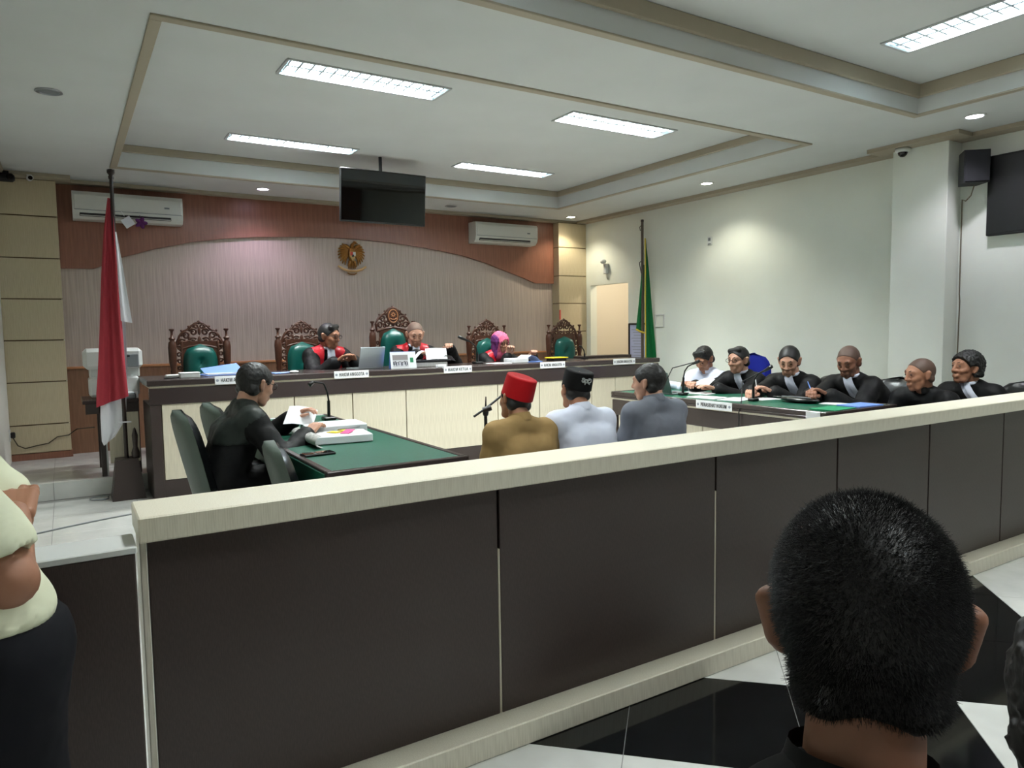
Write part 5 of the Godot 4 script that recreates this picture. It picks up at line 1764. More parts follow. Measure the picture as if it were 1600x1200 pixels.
	o = {"at": Vector2(6.05, -4.86), "yaw": -P2 + 0.05, "head": Vector3(5.76, 1.062, -4.93), "seat": 0.44, "s": 1.12, "hyaw": -1.50, "pitch": 0.10, "hair": M.hair, "style": "crop", "parting": true, "glasses": true, "skin": M.skin_light, "cell": 0.016,
		"hands": [[Vector3(5.30, 0.82, -5.08), 0.7], [Vector3(5.32, 0.80, -4.82), 0.4]], "sleeve": "robe", "top": M.robe, "bands": M.white_cloth}
	person("lawyer in black robe with glasses and white bands, holding a paper", o)
	o = {"at": Vector2(6.05, -4.26), "yaw": -P2 + 0.15, "head": Vector3(5.76, 1.068, -4.33), "seat": 0.44, "s": 1.15, "hyaw": -1.12, "pitch": 0.36, "hair": M.hair, "style": "crop", "skin": M.skin_light, "cell": 0.016,
		"hands": [[Vector3(5.24, 0.81, -4.32), 0.8], [Vector3(5.36, 0.81, -4.20), 0.5]], "sleeve": "robe", "top": M.robe, "bands": M.white_cloth}
	person("stout lawyer in black robe and white bands, writing with a pen", o)
	o = {"at": Vector2(6.05, -3.62), "yaw": -P2 + 0.05, "head": Vector3(5.76, 1.080, -3.73), "seat": 0.44, "s": 1.12, "hyaw": -1.38, "pitch": 0.36, "hair": M.hair_shaven, "style": "buzz", "skin": M.skin_dark, "cell": 0.016,
		"hands": [[Vector3(5.30, 0.82, -3.76), 0.8], [Vector3(5.38, 0.82, -3.66), 0.6]], "sleeve": "robe", "top": M.robe, "bands": M.white_cloth}
	var l4 := person("shaven-headed lawyer in black robe with a red wristband", o)
	o = {"at": Vector2(5.98, -2.98), "yaw": -P2, "head": Vector3(5.75, 0.995, -3.11), "seat": 0.42, "s": 1.08, "hyaw": -2.02, "pitch": 0.08, "hair": M.hair_shaven, "style": "buzz", "skin": M.skin, "cell": 0.016,
		"hands": [[Vector3(5.5, 0.62, -3.2), 0.5], [Vector3(5.52, 0.62, -2.9), 0.5]], "sleeve": "long", "puff": 1.15, "top": M.robe, "top_name": "jacket", "collar": true}
	person("man in black jacket with cropped hair leaning forward, seen in profile", o)
	o = {"at": Vector2(6.36, -2.72), "yaw": -P2 - 0.1, "head": Vector3(6.20, 1.035, -2.98), "seat": 0.42, "s": 1.10, "hyaw": -1.95, "pitch": -0.10, "hair": M.hair, "style": "curly", "skin": M.skin, "cell": 0.016,
		"sleeve": "robe", "top": M.robe, "bands": M.white_cloth}
	person("curly-haired young man in black robe and white bands beside the cable", o)
	# --- gallery: the boyish head in front, another at the edge, a standing man
	o = {"at": Vector2(0.52, -0.28), "yaw": 2.12, "head": Vector3(0.562, 1.148, -0.345), "base_shift": Vector3(0, -0.022, 0.0), "drop": 0.10, "neck": 0.86, "collar": true, "seat": 0.40, "s": 0.895, "hyaw": 2.20, "pitch": 0.06, "roll": -0.02, "skin": M.skin_dark, "cell": 0.010, "hcell": 0.0035, "wide": 0.86, "sleeve": "short", "top": M.black_cloth, "top_name": "t_shirt"}
	var fg := person("person with short black hair in black shirt, back of head close to us", o)
	foreground_hair(fg, o.hx)
	o = {"at": Vector2(0.90, -0.06), "yaw": 2.0, "head": Vector3(0.925, 0.985, -0.285), "seat": 0.36, "s": 1.0, "hyaw": 2.0, "pitch": 0.05, "hair": M.hair, "style": "curly", "nape": 0.10, "skin": M.skin_dark, "cell": 0.014, "hcell": 0.005, "sleeve": "short", "top": M.black_cloth, "top_name": "t_shirt"}
	person("dark-haired person in black cut off by the right edge of the picture", o)
	standing_man()
	# red wristband
	m = MB.new()
	var inv := l4.transform.affine_inverse()
	m.lathe(inv * Vector3(5.425, 0.828, -3.655), [[0.034, -0.012], [0.042, 0.0], [0.034, 0.012]], 14, inv.basis * Basis(Quaternion(Vector3.UP, Vector3(1, 0.05, 0.1).normalized())))
	put(l4, "wristband", m.done(), M.red_sign)

# oval felt cap; sits on the head hx
func cap(t: Node3D, hx: Transform3D, mt: Material, embroidered: bool, hh: float):
	var bs := hx.basis * Basis(Vector3.RIGHT, -0.30)
	var m := MB.new()
	var y0 := 0.022
	var rows := []
	var N := 28
	for q in [[0.98, 0.0], [1.0, 0.002], [1.0, 0.03], [0.98, 0.07], [0.955, hh - 0.006], [0.93, hh], [0.80, hh + 0.004], [0.5, hh - 0.002], [0.2, hh - 0.005], [0.0, hh - 0.006]]:
		var row := []
		for j in N:
			var a := -TAU * j / N
			var fy: float = q[1]
			if q[0] < 0.97:
				fy += 0.012 * cos(a * 1.0 + 1.57) * 0.0
			row.append(hx.origin + bs * Vector3(cos(a) * 0.089 * q[0], y0 + fy, -0.012 + sin(a) * 0.108 * q[0]))
		rows.append(row)
	m.grid(rows, true)
	var c := put(t, "cap", m.done(), mt)
	if embroidered:
		var e := MB.new()
		for k in 3:
			var x := (k - 1) * 0.016
			scroll_at(e, hx.origin + bs * Vector3(x * 1.3, y0 + 0.070, -0.012 - 0.104), bs, 0.015, 1.2 if k != 1 else -1.2)
		for k in 4:
			e.ball(hx.origin + bs * Vector3((k - 1.5) * 0.012, y0 + 0.056 + 0.010 * (k % 2), -0.120), Vector3(0.005, 0.012, 0.003), 6, 4, Basis(Vector3(0, 0, 1), 0.5 * (k - 1.5)))
		put(c, "silver_embroidery", e.done(), M.silver)

func scroll_at(m: MB, c: Vector3, bs: Basis, r: float, turns: float):
	var pts := []
	for i in 15:
		var f := i / 14.0
		var a := turns * TAU * f + 0.8
		pts.append(c + bs * Vector3(cos(a) * r * (1.0 - 0.6 * f), sin(a) * r * (1.0 - 0.6 * f), -0.002))
	m.tube(pts, 0.0032, 5)

# short hair of the nearest head: a cap of hair and thousands of fine short strands
func foreground_hair(t: Node3D, hx: Transform3D):
	var hm := MB.new()
	var cut := [[0, Vector3(0, -0.62, 0.78).normalized(), 0.022, 0.006], [1, Vector3(0, -0.03, 0.085), Vector3(0.075, 0.085, 0.07), 0.008], [0, Vector3(0, -1, 0.12).normalized(), 0.074, 0.012],
		[1, Vector3(-0.088, -0.012, 0.008), Vector3(0.034, 0.044, 0.036), 0.006], [1, Vector3(0.088, -0.012, 0.008), Vector3(0.034, 0.044, 0.036), 0.006]]
	var hp := [head_prims()[0], head_prims()[1], [0, Vector3(-0.026, -0.04, -0.046), Vector3(0.026, -0.04, -0.046), 0.034, 0.034]]
	field_mesh(hm, hp, cut, 0.0035, 0.014, hx, 0.004, 0.001, 60.0)
	var h := put(t, "hair", hm.done(), M.hair)
	# strands grow from the surface just built
	var st := MB.new()
	st.cyl(Vector3.ZERO, Vector3(0, 1, 0), 0.00026, 0.00008, 3, false)
	var mm := MultiMesh.new()
	mm.transform_format = MultiMesh.TRANSFORM_3D
	mm.mesh = st.done()
	var r := RandomNumberGenerator.new()
	r.seed = 3
	var n := hm.v.size()
	var tf := []
	for i in n:
		for k in 7:
			var p := hm.v[i] + Vector3(r.randfn(0, 0.0016), r.randfn(0, 0.0016), r.randfn(0, 0.0016))
			var nn := hm.n[i]
			if nn.y < -0.55:
				continue
			var d := (nn + Vector3(r.randfn(0, 0.22), r.randfn(0, 0.22) - 0.35, r.randfn(0, 0.22))).normalized()
			var L := r.randf_range(0.003, 0.007)
			var x := d.cross(Vector3(0.3, 0.5, 0.8)).normalized()
			tf.append(Transform3D(Basis(x, d * L, x.cross(d)), p - nn * 0.002))
	mm.instance_count = tf.size()
	for i in tf.size():
		mm.set_instance_transform(i, tf[i])
	var mi := MultiMeshInstance3D.new()
	mi.name = "hair_strands"
	mi.multimesh = mm
	mi.material_override = mat(Color(0.06, 0.06, 0.068), 0.5)
	mi.set_meta("kind", "stuff")
	h.add_child(mi)

func standing_man():
	var o := {"at": Vector2(-0.29, -1.65), "yaw": 1.80, "seated": false, "hipy": 0.80, "head": Vector3(-0.34, 1.56, -1.68), "s": 1.0, "hyaw": 1.9, "pitch": 0.0, "hair": M.hair, "style": "short", "skin": M.skin, "cell": 0.010, "hcell": 0.005, "belly": 0.98, "waist": 0.075, "hipz": 0.125, "hem": 0.872,
		"sleeve": "short", "sleeve_len": 0.80, "top": M.cream_cloth, "bottom": M.dark_cloth, "collar": true,
		"shoulders": [Vector3(-0.244, 1.235, -1.53), Vector3(-0.27, 1.26, -1.80)],
		"elbows": [Vector3(-0.100, 0.995, -1.435), Vector3(-0.12, 1.02, -1.82)],
		"hands": [[Vector3(-0.10, 1.06, -1.66), 0.3, Vector3(0.0, 0.3, -1)], [Vector3(-0.185, 1.115, -1.63), 0.5, Vector3(0.30, 0.15, 0.9), Vector3(0.9, 0.3, -0.3)]]}
	person("standing man in pale yellow shirt with folded arms at the left edge", o)

# ------------------------------------------------------------------ small things
func text_mesh(s: String, size: float, depth := 0.002) -> TextMesh:
	var t := TextMesh.new()
	var f := SystemFont.new()
	f.font_names = PackedStringArray(["Droid Sans"])
	f.font_weight = 700
	t.font = f
	t.text = s
	t.font_size = 32
	t.pixel_size = size / 32.0
	t.depth = depth
	return t

func nameplate(words: String, label: String, at: Vector3, turn: float, w: float):
	var t := thing("name_plate", label, "name plate", at, turn, "white name plates")
	put(t, "plate", mbox(Vector3(w, 0.070, 0.006), 0.001), M.paper)
	var tm := text_mesh(words, 0.044)
	var ln := put(t, "lettering", tm, M.ink, Vector3(0, 0, 0.0035))
	var bw: float = tm.get_aabb().size.x
	if bw > 0.0:
		ln.scale = Vector3(minf(w * 0.72 / bw, 1.0), 1, 1)
	for s in [-1.0, 1.0]:
		var m := MB.new()
		m.cyl(Vector3(s * w * 0.44, 0.0, 0.002), Vector3(s * w * 0.44, 0.0, 0.0045), 0.012, 0.012, 12)
		put(t, "seal", m.done(), M.ink_grey)

func sheet(called: String, label: String, c: Vector3, size: Vector2, turn: float, mt: Material, th := 0.002, group := ""):
	var o := put(self, called, mbox(Vector3(size.x, th, size.y), 0.0004), mt, c + Vector3(0, th * 0.5, 0), Basis(Vector3.UP, turn))
	tag(o, label, "paper", group)
	return o

# bent microphone: points are in the world
func gooseneck(label: String, pts: Array, base_size: float):
	var b: Vector3 = pts[0]
	var t := thing("gooseneck_microphone", label, "microphone", b, 0.0, "gooseneck microphones")
	var l := []
	for p in pts:
		l.append(p - b)
	var m := MB.new()
	m.box(Vector3(0, 0.012, 0), Vector3(base_size, 0.024, base_size), 0.006)
	put(t, "base", m.done(), M.black)
	m = MB.new()
	m.cyl(l[0] + Vector3(0, 0.02, 0), l[1], 0.012, 0.011, 10)
	put(t, "stem", m.done(), M.black)
	m = MB.new()
	var cv := Curve3D.new()
	for i in range(1, l.size() - 1):
		var tg: Vector3 = (l[mini(i + 1, l.size() - 1)] - l[i - 1]) * 0.2
		cv.add_point(l[i], -tg, tg)
	var q := []
	for i in 13:
		q.append(cv.sample_baked(cv.get_baked_length() * i / 12.0))
	m.tube(q, 0.0065, 7)
	put(t, "neck", m.done(), M.black_soft)
	m = MB.new()
	var a: Vector3 = l[l.size() - 2]
	var e: Vector3 = l[l.size() - 1]
	m.tube([a, a.lerp(e, 0.3), a.lerp(e, 0.7), e], [0.011, 0.013, 0.017, 0.015], 10)
	put(t, "capsule", m.done(), M.black)
	return t

func laptop(label: String, at: Vector3, turn: float, w: float, d: float, tilt: float, lid: Material):
	var t := thing("laptop", label, "laptop", at, turn)
	put(t, "keyboard_base", mbox(Vector3(w, 0.016, d), 0.003, Vector3(0, 0.008, 0)), M.grey_plastic)
	put(t, "keys", mbox(Vector3(w * 0.88, 0.002, d * 0.5), 0.0, Vector3(0, 0.017, -d * 0.12)), M.black)
	var b := Basis(Vector3.RIGHT, -tilt)
	var hinge := Vector3(0, 0.016, -d * 0.5)
	put(t, "lid", mbox(Vector3(w, d, 0.008), 0.003, Vector3(0, d * 0.5, -0.004)), lid, hinge, b)
	put(t, "screen", mbox(Vector3(w * 0.93, d * 0.88, 0.001), 0.0, Vector3(0, d * 0.5, 0.0005)), M.screen, hinge, b)

func build_small_things():
	# name plates on the bench and the counsel table
	var z := BZ + 0.024
	var y := 0.998
	nameplate("HAKIM ANGGOTA", "white name plate nearest the left end of the bench, half behind the prosecutor", Vector3(1.265, y, z), 0.0, 0.345)
	nameplate("HAKIM ANGGOTA", "white name plate reading HAKIM ANGGOTA below the laptop", Vector3(2.33, y, z), 0.0, 0.345)
	nameplate("HAKIM KETUA", "white name plate reading HAKIM KETUA before the presiding judge", Vector3(3.485, y, z), 0.0, 0.33)
	nameplate("HAKIM ANGGOTA", "white name plate reading HAKIM ANGGOTA before the judge in the headscarf", Vector3(4.70, y, z), 0.0, 0.345)
	nameplate("HAKIM ANGGOTA", "white name plate nearest the right end of the bench", Vector3(5.765, y, z), 0.0, 0.345)
	nameplate("PENASEHAT HUKUM", "white name plate reading PENASEHAT HUKUM on the counsel table", Vector3(4.694, 0.728, -4.28), -PI / 2, 0.40)
	# on the bench
	var B := BTOP
	var t := thing("paper_box", "low white box on the left end of the bench", "box", Vector3(0.92, B, -6.9))
	put(t, "box", mbox(Vector3(0.16, 0.035, 0.12), 0.004, Vector3(0, 0.0175, 0)), M.white_plastic)
	put(t, "lid", mbox(Vector3(0.166, 0.01, 0.126), 0.002, Vector3(0, 0.040, 0)), M.paper)
	var st := thing("stapler", "small black and white stapler at the left end of the bench", "stapler", Vector3(0.77, B, -6.86), 0.2)
	put(st, "base", mbox(Vector3(0.12, 0.012, 0.035), 0.003, Vector3(0, 0.006, 0)), M.black)
	put(st, "arm", mbox(Vector3(0.11, 0.02, 0.03), 0.006, Vector3(0.005, 0.024, 0), ), M.white_plastic)
	t = thing("document_folder", "blue folder lying open on the bench before the empty left chair", "folder", Vector3(1.22, B, -7.12), 0.1)
	put(t, "cover", mbox(Vector3(0.34, 0.008, 0.26), 0.002, Vector3(0, 0.004, 0)), M.blue_paper)
	put(t, "raised_cover", mbox(Vector3(0.33, 0.004, 0.24), 0.001), M.blue_paper, Vector3(0.02, 0.045, -0.02), Basis(Vector3.RIGHT, 0.28) * Basis(Vector3(0, 0, 1), 0.12))
	put(t, "sheets", mbox(Vector3(0.30, 0.012, 0.21), 0.001, Vector3(0.0, 0.014, 0.02)), M.paper)
	var m := MB.new()
	m.ball(Vector3(0, 0.012, 0), Vector3(0.045, 0.014, 0.03), 12, 7)
	m.tube([Vector3(-0.04, 0.01, -0.01), Vector3(-0.10, 0.004, -0.04), Vector3(-0.16, 0.004, -0.05)], 0.003, 5)
	tag(put(self, "computer_mouse", m.done(), M.white_plastic, Vector3(1.83, B, -6.86)), "white computer mouse left of the typing judge", "mouse")
	sheet("document", "blue-edged papers beside the white mouse on the bench", Vector3(1.74, B, -6.95), Vector2(0.22, 0.15), 0.2, M.blue_paper, 0.006)
	laptop("silver laptop open before the typing judge, lid towards us", Vector3(2.60, B, -7.05), PI + 0.25, 0.30, 0.215, 0.22, mat(Color(0.70, 0.74, 0.77), 0.32, 0.75))
	# desk calendar with a printed picture
	t = thing("desk_calendar", "standing desk calendar with a grey group photo print, before the presiding judge", "calendar", Vector3(2.945, B, -6.86), -0.06)
	var cb := Basis(Vector3.RIGHT, -0.22)
	put(t, "front_board", mbox(Vector3(0.275, 0.175, 0.003), 0.0005, Vector3(0, 0.0875, 0)), M.paper, Vector3(0, 0, 0.03), cb)
	put(t, "rear_board", mbox(Vector3(0.275, 0.175, 0.003), 0.0005, Vector3(0, 0.0875, 0)), M.blue_paper, Vector3(0, 0, -0.045), Basis(Vector3.RIGHT, 0.22))
	put(t, "printed_picture", picture_mesh(0.165, 0.125), picture_material(), Vector3(-0.035, 0.0, 0.0), Basis.IDENTITY)
	var pp: MeshInstance3D = t.get_node("printed_picture")
	pp.transform = Transform3D(cb, Vector3(-0.033, 0, 0.0325)) * Transform3D(Basis.IDENTITY, Vector3(0, 0.078, 0.0))
	put(t, "month_block", mbox(Vector3(0.035, 0.05, 0.001), 0.0), M.green_paper).transform = Transform3D(cb, Vector3(0.09, 0, 0.0325)) * Transform3D(Basis.IDENTITY, Vector3(0, 0.085, 0))
	# the presiding judge's file: a thick bundle with pages standing up
	t = thing("case_file", "thick open case file with raised white pages before the presiding judge", "file", Vector3(3.30, B, -7.06), -0.1)
	put(t, "lower_pages", mbox(Vector3(0.36, 0.05, 0.24), 0.004, Vector3(0.02, 0.025, 0)), M.paper_edge)
	put(t, "dark_cover", mbox(Vector3(0.40, 0.02, 0.26), 0.003, Vector3(0.04, 0.062, 0)), M.ink)
	t.add_child(curved_sheet([Vector3(-0.10, 0.075, 0.10), Vector3(0.02, 0.13, 0.06), Vector3(0.12, 0.165, 0.0), Vector3(0.20, 0.17, -0.03)], Vector3(0.03, -0.03, -0.19), "raised_page"), true)
	t.add_child(curved_sheet([Vector3(-0.04, 0.075, 0.13), Vector3(0.05, 0.08, 0.125), Vector3(0.13, 0.078, 0.12), Vector3(0.21, 0.075, 0.10)], Vector3(0.01, 0.115, -0.07), "raised_page"), true)
	t.add_child(curved_sheet([Vector3(0.10, 0.075, 0.11), Vector3(0.19, 0.12, 0.10), Vector3(0.26, 0.105, 0.09), Vector3(0.31, 0.05, 0.08)], Vector3(0.0, 0.01, -0.2), "turned_page"), true)
	t.add_child(curved_sheet([Vector3(-0.12, 0.08, 0.0), Vector3(-0.06, 0.15, 0.02), Vector3(-0.02, 0.17, 0.04), Vector3(0.03, 0.16, 0.06)], Vector3(0.01, 0.0, -0.15), "raised_page"), true)
	m = MB.new()
	tag(put(self, "white_label_box", mbox(Vector3(0.10, 0.025, 0.05), 0.003, Vector3(0, 0.0125, 0)), M.paper, Vector3(3.33, B, -6.76)), "small white box at the foot of the thick case file", "box")
	gooseneck("silver-tipped microphone reaching left beside the judge in the headscarf", [Vector3(3.96, B, -7.10), Vector3(3.96, B + 0.12, -7.10), Vector3(3.94, B + 0.20, -7.10), Vector3(3.86, B + 0.255, -7.10), Vector3(3.72, B + 0.31, -7.10)], 0.10)
	sheet("document", "flat sheet of paper before the judge in the headscarf", Vector3(4.15, B, -6.95), Vector2(0.24, 0.18), 0.1, M.paper, 0.006)
	t = thing("ledger", "thick white bundle with a bent blue-edged page near the bench's right name plate", "file", Vector3(4.46, B, -7.0), 0.05)
	put(t, "pages", mbox(Vector3(0.20, 0.05, 0.22), 0.004, Vector3(-0.05, 0.025, 0)), M.paper)
	t.add_child(curved_sheet([Vector3(0.04, 0.055, 0.10), Vector3(0.10, 0.085, 0.10), Vector3(0.17, 0.065, 0.10), Vector3(0.23, 0.012, 0.10)], Vector3(0.0, 0.0, -0.2), "bent_page"), true)
	put(t, "cover", mbox(Vector3(0.22, 0.008, 0.22), 0.002, Vector3(0.14, 0.004, 0)), M.blue_paper)
	t = thing("yellow_folder", "bright yellow folder on the bench before the empty right chair", "folder", Vector3(5.02, B, -7.05), 0.08)
	put(t, "cover", mbox(Vector3(0.24, 0.012, 0.16), 0.002, Vector3(0, 0.036, 0)), M.yellow)
	put(t, "stack", mbox(Vector3(0.20, 0.03, 0.14), 0.002, Vector3(0.0, 0.015, 0)), M.ink)
	gooseneck("thin curved microphone beside the empty right chair", [Vector3(5.50, B, -7.12), Vector3(5.50, B + 0.07, -7.12), Vector3(5.49, B + 0.11, -7.12), Vector3(5.46, B + 0.15, -7.12), Vector3(5.42, B + 0.165, -7.12)], 0.07)
	# on the prosecutor's table
	var T := 0.757
	gooseneck("gooseneck microphone at the far end of the green table", [Vector3(1.63, T, -5.20), Vector3(1.632, 0.90, -5.2), Vector3(1.625, 0.96, -5.2), Vector3(1.60, 1.03, -5.2), Vector3(1.525, 1.045, -5.2), Vector3(1.49, 1.02, -5.2)], 0.09)
	t = thing("mobile_phone", "black mobile phone lying on the green table", "phone", Vector3(1.105, T, -3.735), 0.05)
	put(t, "body", mbox(Vector3(0.17, 0.012, 0.085), 0.004, Vector3(0, 0.006, 0)), M.black)
	put(t, "screen", mbox(Vector3(0.16, 0.001, 0.076), 0.0, Vector3(0, 0.0123, 0)), M.screen)
	t = thing("indictment_file", "thick white open file with sticky notes on the green table", "file", Vector3(1.36, T, -4.28), 0.0)
	put(t, "front_pages", mbox(Vector3(0.34, 0.045, 0.24), 0.004), M.paper, Vector3(0.0, 0.024, 0.14), Basis(Vector3.UP, -0.12))
	put(t, "rear_pages", mbox(Vector3(0.36, 0.07, 0.26), 0.006), M.paper, Vector3(0.06, 0.036, -0.16), Basis(Vector3.UP, -0.06))
	for k in 2:
		m = MB.new()
		var rows := []
		for i in 9:
			var a := PI * (i / 8.0)
			var row := []
			for j in 2:
				row.append(Vector3(-0.17 - sin(a) * 0.045, 0.036 - cos(a) * 0.032, [0.25, -0.02][k] + (j - 0.5) * 0.22))
			rows.append(row)
		m.grid(rows)
		put(t, "rolled_edge", m.done(), M.paper_edge)
	put(t, "sticky_note", mbox(Vector3(0.055, 0.003, 0.075), 0.0), M.yellow, Vector3(-0.02, 0.05, 0.10), Basis(Vector3.UP, 0.5))
	put(t, "sticky_note", mbox(Vector3(0.05, 0.003, 0.07), 0.0), M.yellow, Vector3(0.05, 0.051, 0.06), Basis(Vector3.UP, 0.2))
	put(t, "sticky_note", mbox(Vector3(0.055, 0.003, 0.10), 0.0), M.pink, Vector3(0.045, 0.054, 0.15), Basis(Vector3.UP, -0.7) * Basis(Vector3.RIGHT, 0.1))
	m = MB.new()
	m.cyl(Vector3(0.02, 0.056, 0.05), Vector3(0.17, 0.056, 0.01), 0.004, 0.004, 8)
	tag(put(self, "ballpoint_pen", m.done(), M.metal, Vector3(1.36, T + 0.001, -4.28)), "grey pen lying on the sticky-noted file", "pen")
	var hs := curved_sheet([Vector3(1.10, 0.85, -4.42), Vector3(1.17, 0.845, -4.46), Vector3(1.25, 0.825, -4.50), Vector3(1.31, 0.80, -4.53)], Vector3(0.075, 0.095, -0.12), "held_paper")
	hs.name = numbered("held_paper")
	add_child(hs)
	tag(hs, "printed white sheet held up by the prosecutor", "paper")
	t = thing("cable_clip", "small dark adapter on the far edge of the green table", "adapter", Vector3(1.66, T, -4.80), 0.1)
	put(t, "block", mbox(Vector3(0.05, 0.02, 0.12), 0.006, Vector3(0, 0.01, 0)), M.black)
	put(t, "lead", mbox(Vector3(0.03, 0.012, 0.16), 0.005, Vector3(-0.03, 0.006, 0.12)), M.grey_plastic)
	# microphone stand before the men
	t = thing("microphone_stand", "black boom microphone stand before the man in the red cap", "microphone stand", Vector3(2.225, 0, -3.90))
	m = MB.new()
	m.cyl(Vector3(0, 0.0, 0), Vector3(0, 0.025, 0), 0.13, 0.12, 20)
	put(t, "base", m.done(), M.black)
	m = MB.new()
	m.cyl(Vector3(0, 0.02, 0), Vector3(0, 0.86, 0), 0.012, 0.011, 10)
	m.cyl(Vector3(0, 0.86, 0), Vector3(0.004, 0.985, 0), 0.009, 0.003, 8)
	put(t, "pole", m.done(), M.black)
	m = MB.new()
	m.tube([Vector3(-0.085, 0.865, 0.0), Vector3(0.0, 0.915, 0.012), Vector3(0.13, 1.0, 0.02)], 0.008, 8)
	put(t, "boom", m.done(), M.black)
	m = MB.new()
	m.cyl(Vector3(-0.02, 0.90, 0.0), Vector3(0.03, 0.915, 0.02), 0.018, 0.018, 12)
	m.ball(Vector3(0, 0.885, 0.0), Vector3(0.02, 0.03, 0.02), 10, 6)
	put(t, "clutch", m.done(), M.black)
	m = MB.new()
	m.tube([Vector3(0.12, 0.995, 0.02), Vector3(0.16, 1.015, 0.03), Vector3(0.22, 1.03, 0.04)], [0.014, 0.02, 0.024], 10)
	put(t, "microphone", m.done(), M.black)
	m = MB.new()
	m.tube([Vector3(0.13, 1.0, 0.02), Vector3(0.15, 0.9, 0.02), Vector3(0.145, 0.6, 0.02), Vector3(0.10, 0.15, 0.03), Vector3(0.2, 0.012, 0.1)], 0.004, 6)
	put(t, "cable", m.done(), M.black_soft)
	# on the counsel table
	var C := 0.759
	gooseneck("gooseneck microphone before the lawyer with glasses", [Vector3(4.95, C, -4.894), Vector3(4.95, 0.93, -4.886), Vector3(4.95, 0.99, -4.87), Vector3(4.95, 1.035, -4.83), Vector3(4.955, 1.06, -4.775), Vector3(4.96, 1.09, -4.70)], 0.07)
	gooseneck("gooseneck microphone before the lawyer who is writing", [Vector3(5.0, C, -4.114), Vector3(5.0, 0.90, -4.116), Vector3(5.0, 0.955, -4.10), Vector3(5.0, 1.0, -4.06), Vector3(5.0, 1.02, -4.01), Vector3(5.005, 1.065, -3.93)], 0.07)
	for q in [[Vector3(4.95, 1.085, -4.71), Vector3(4.85, 1.02, -4.93), Vector3(4.72, 0.80, -4.95), Vector3(4.685, 0.70, -4.94), Vector3(4.685, 0.45, -4.93), "thin black cable hanging from the far microphone of the counsel table"], [Vector3(5.0, 1.05, -3.96), Vector3(4.9, 0.93, -4.15), Vector3(4.74, 0.78, -4.02), Vector3(4.685, 0.70, -4.0), Vector3(4.685, 0.45, -4.0), "thin black cable hanging from the near microphone of the counsel table"]]:
		m = MB.new()
		m.tube([q[0], q[1], q[2], q[3], q[4]], 0.005, 6)
		tag(put(self, "microphone_cable", m.done(), M.black_soft), q[5], "cable", "microphone cables")
	laptop("dark grey-green laptop at the far end of the counsel table", Vector3(5.0, C, -5.13), PI / 2 - 0.05, 0.34, 0.21, 0.3, mat(Color(0.30, 0.37, 0.355), 0.5))
	sheet("document", "white sheets near the counsel name plate", Vector3(4.93, C, -4.58), Vector2(0.21, 0.30), 0.1, M.paper, 0.006)
	sheet("document", "white sheets between the two microphones of the counsel table", Vector3(5.0, C, -4.30), Vector2(0.30, 0.21), 0.25, M.paper, 0.004)
	sheet("document", "writing paper under the writing lawyer's hand", Vector3(5.22, C, -4.22), Vector2(0.21, 0.30), -0.2, M.paper, 0.004)
	sheet("document", "papers under the hands of the lawyer with glasses", Vector3(5.24, C, -4.95), Vector2(0.25, 0.32), 0.15, M.paper, 0.004)
	sheet("document", "white sheet beside the black bag on the counsel table", Vector3(5.30, C, -3.55), Vector2(0.15, 0.2), 0.3, M.paper, 0.004)
	hs = curved_sheet([Vector3(5.20, 0.80, -5.06), Vector3(5.22, 0.83, -5.0), Vector3(5.24, 0.845, -4.93), Vector3(5.25, 0.835, -4.86)], Vector3(0.10, 0.06, 0.0), "held_paper")
	hs.name = numbered("held_paper")
	add_child(hs)
	tag(hs, "lilac-white sheet in the hands of the lawyer with glasses", "paper")
	m = MB.new()
	m.cyl(Vector3(5.245, 0.80, -4.27), Vector3(5.235, 0.925, -4.285), 0.005, 0.005, 8)
	tag(put(self, "ballpoint_pen", m.done(), M.paper), "white pen in the writing lawyer's hand", "pen")
	m = MB.new()
	m.cyl(Vector3(5.29, 0.82, -3.74), Vector3(5.30, 0.93, -3.80), 0.005, 0.004, 8)
	tag(put(self, "ballpoint_pen", m.done(), M.blue_paper), "blue pen held by the shaven lawyer", "pen")
	t = thing("clutch_bag", "flat black leather bag lying on the counsel table", "bag", Vector3(5.20, C, -3.80), 0.0)
	m = MB.new()
	m.ball(Vector3(0, 0.026, 0), Vector3(0.09, 0.028, 0.18), 18, 9)
	put(t, "body", m.done(), M.black_leather)
	m = MB.new()
	m.tube([Vector3(-0.05, 0.048, -0.14), Vector3(-0.06, 0.05, 0.0), Vector3(-0.05, 0.048, 0.14)], 0.004, 6)
	put(t, "zip", m.done(), M.grey_plastic)
	m = MB.new()
	m.tube([Vector3(0.0, 0.03, -0.17), Vector3(-0.03, 0.035, -0.24), Vector3(0.03, 0.03, -0.25), Vector3(0.02, 0.03, -0.17)], 0.007, 6)
	put(t, "wrist_strap", m.done(), M.black_leather)
	sheet("document_folder", "green folder at the near end of the counsel table", Vector3(4.97, C, -3.34), Vector2(0.30, 0.20), 0.05, M.green_paper, 0.008)
	sheet("document", "pale blue papers at the near end of the counsel table", Vector3(5.32, C, -3.34), Vector2(0.30, 0.20), -0.05, M.blue_paper, 0.012)
	# bench the gallery sits on
	t = thing("gallery_bench", "low dark wooden bench under the people in the gallery", "bench", Vector3(0.66, 0, -0.12), 2.1 - PI / 2 + PI / 2)
	put(t, "seat", mbox(Vector3(1.5, 0.04, 0.40), 0.008, Vector3(0, 0.31, 0)), M.dark)
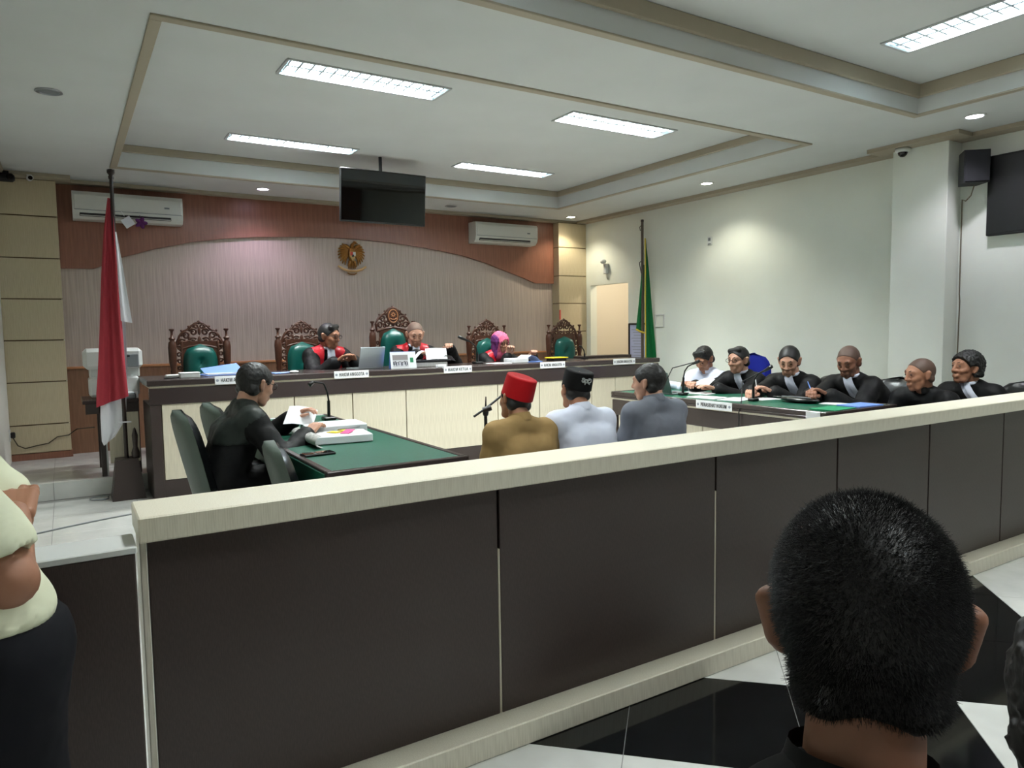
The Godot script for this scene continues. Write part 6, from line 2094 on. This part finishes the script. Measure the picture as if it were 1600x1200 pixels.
	for x in [-0.65, 0.65]:
		put(t, "leg", mbox(Vector3(0.05, 0.29, 0.36), 0.006, Vector3(x, 0.145, 0)), M.dark)

# a sheet swept along the edge e (three or more points) by the vector d, slightly thick
func curved_sheet(e: Array, d: Vector3, called: String) -> MeshInstance3D:
	var cv := Curve3D.new()
	for i in e.size():
		var tg: Vector3 = (e[mini(i + 1, e.size() - 1)] - e[maxi(i - 1, 0)]) * 0.18
		cv.add_point(e[i], -tg, tg)
	var top := []
	var bot := []
	for i in 11:
		var p := cv.sample_baked(cv.get_baked_length() * i / 10.0)
		var a := []
		var b := []
		for j in 4:
			var q := p + d * (j / 3.0)
			a.append(q)
			b.append(q - Vector3(0, 0.0012, 0))
		top.append(a)
		bot.append(b)
	var m := MB.new()
	m.grid(top)
	m.grid(bot, false, false, true)
	var o := MeshInstance3D.new()
	o.name = called
	o.mesh = m.done()
	o.material_override = M.paper
	return o

func picture_mesh(w: float, h: float) -> ArrayMesh:
	var m := MB.new()
	m.quad(Vector3(-w / 2, -h / 2, 0.001), Vector3(w / 2, -h / 2, 0.001), Vector3(w / 2, h / 2, 0.001), Vector3(-w / 2, h / 2, 0.001), Vector3(0, 0, 1))
	return m.done()

# flat print: a grey building front above a row of people
func picture_material() -> StandardMaterial3D:
	var im := Image.create(64, 48, false, Image.FORMAT_RGB8)
	im.fill(Color(0.52, 0.50, 0.50))
	im.fill_rect(Rect2i(0, 20, 64, 28), Color(0.75, 0.76, 0.78))
	var r := RandomNumberGenerator.new()
	r.seed = 11
	for k in 20:
		var x := 2 + k * 3
		var yy := 26 + r.randi_range(-2, 3)
		im.fill_rect(Rect2i(x, yy, 2, 3), Color(0.25, 0.2, 0.2))
		im.fill_rect(Rect2i(x - 1, yy + 3, 4, 12), Color(0.2, 0.22, 0.27) if r.randf() < 0.55 else Color(0.7, 0.7, 0.74))
	var mt := mat(Color.WHITE, 0.5)
	im.flip_y()
	mt.albedo_texture = ImageTexture.create_from_image(im)
	return mt
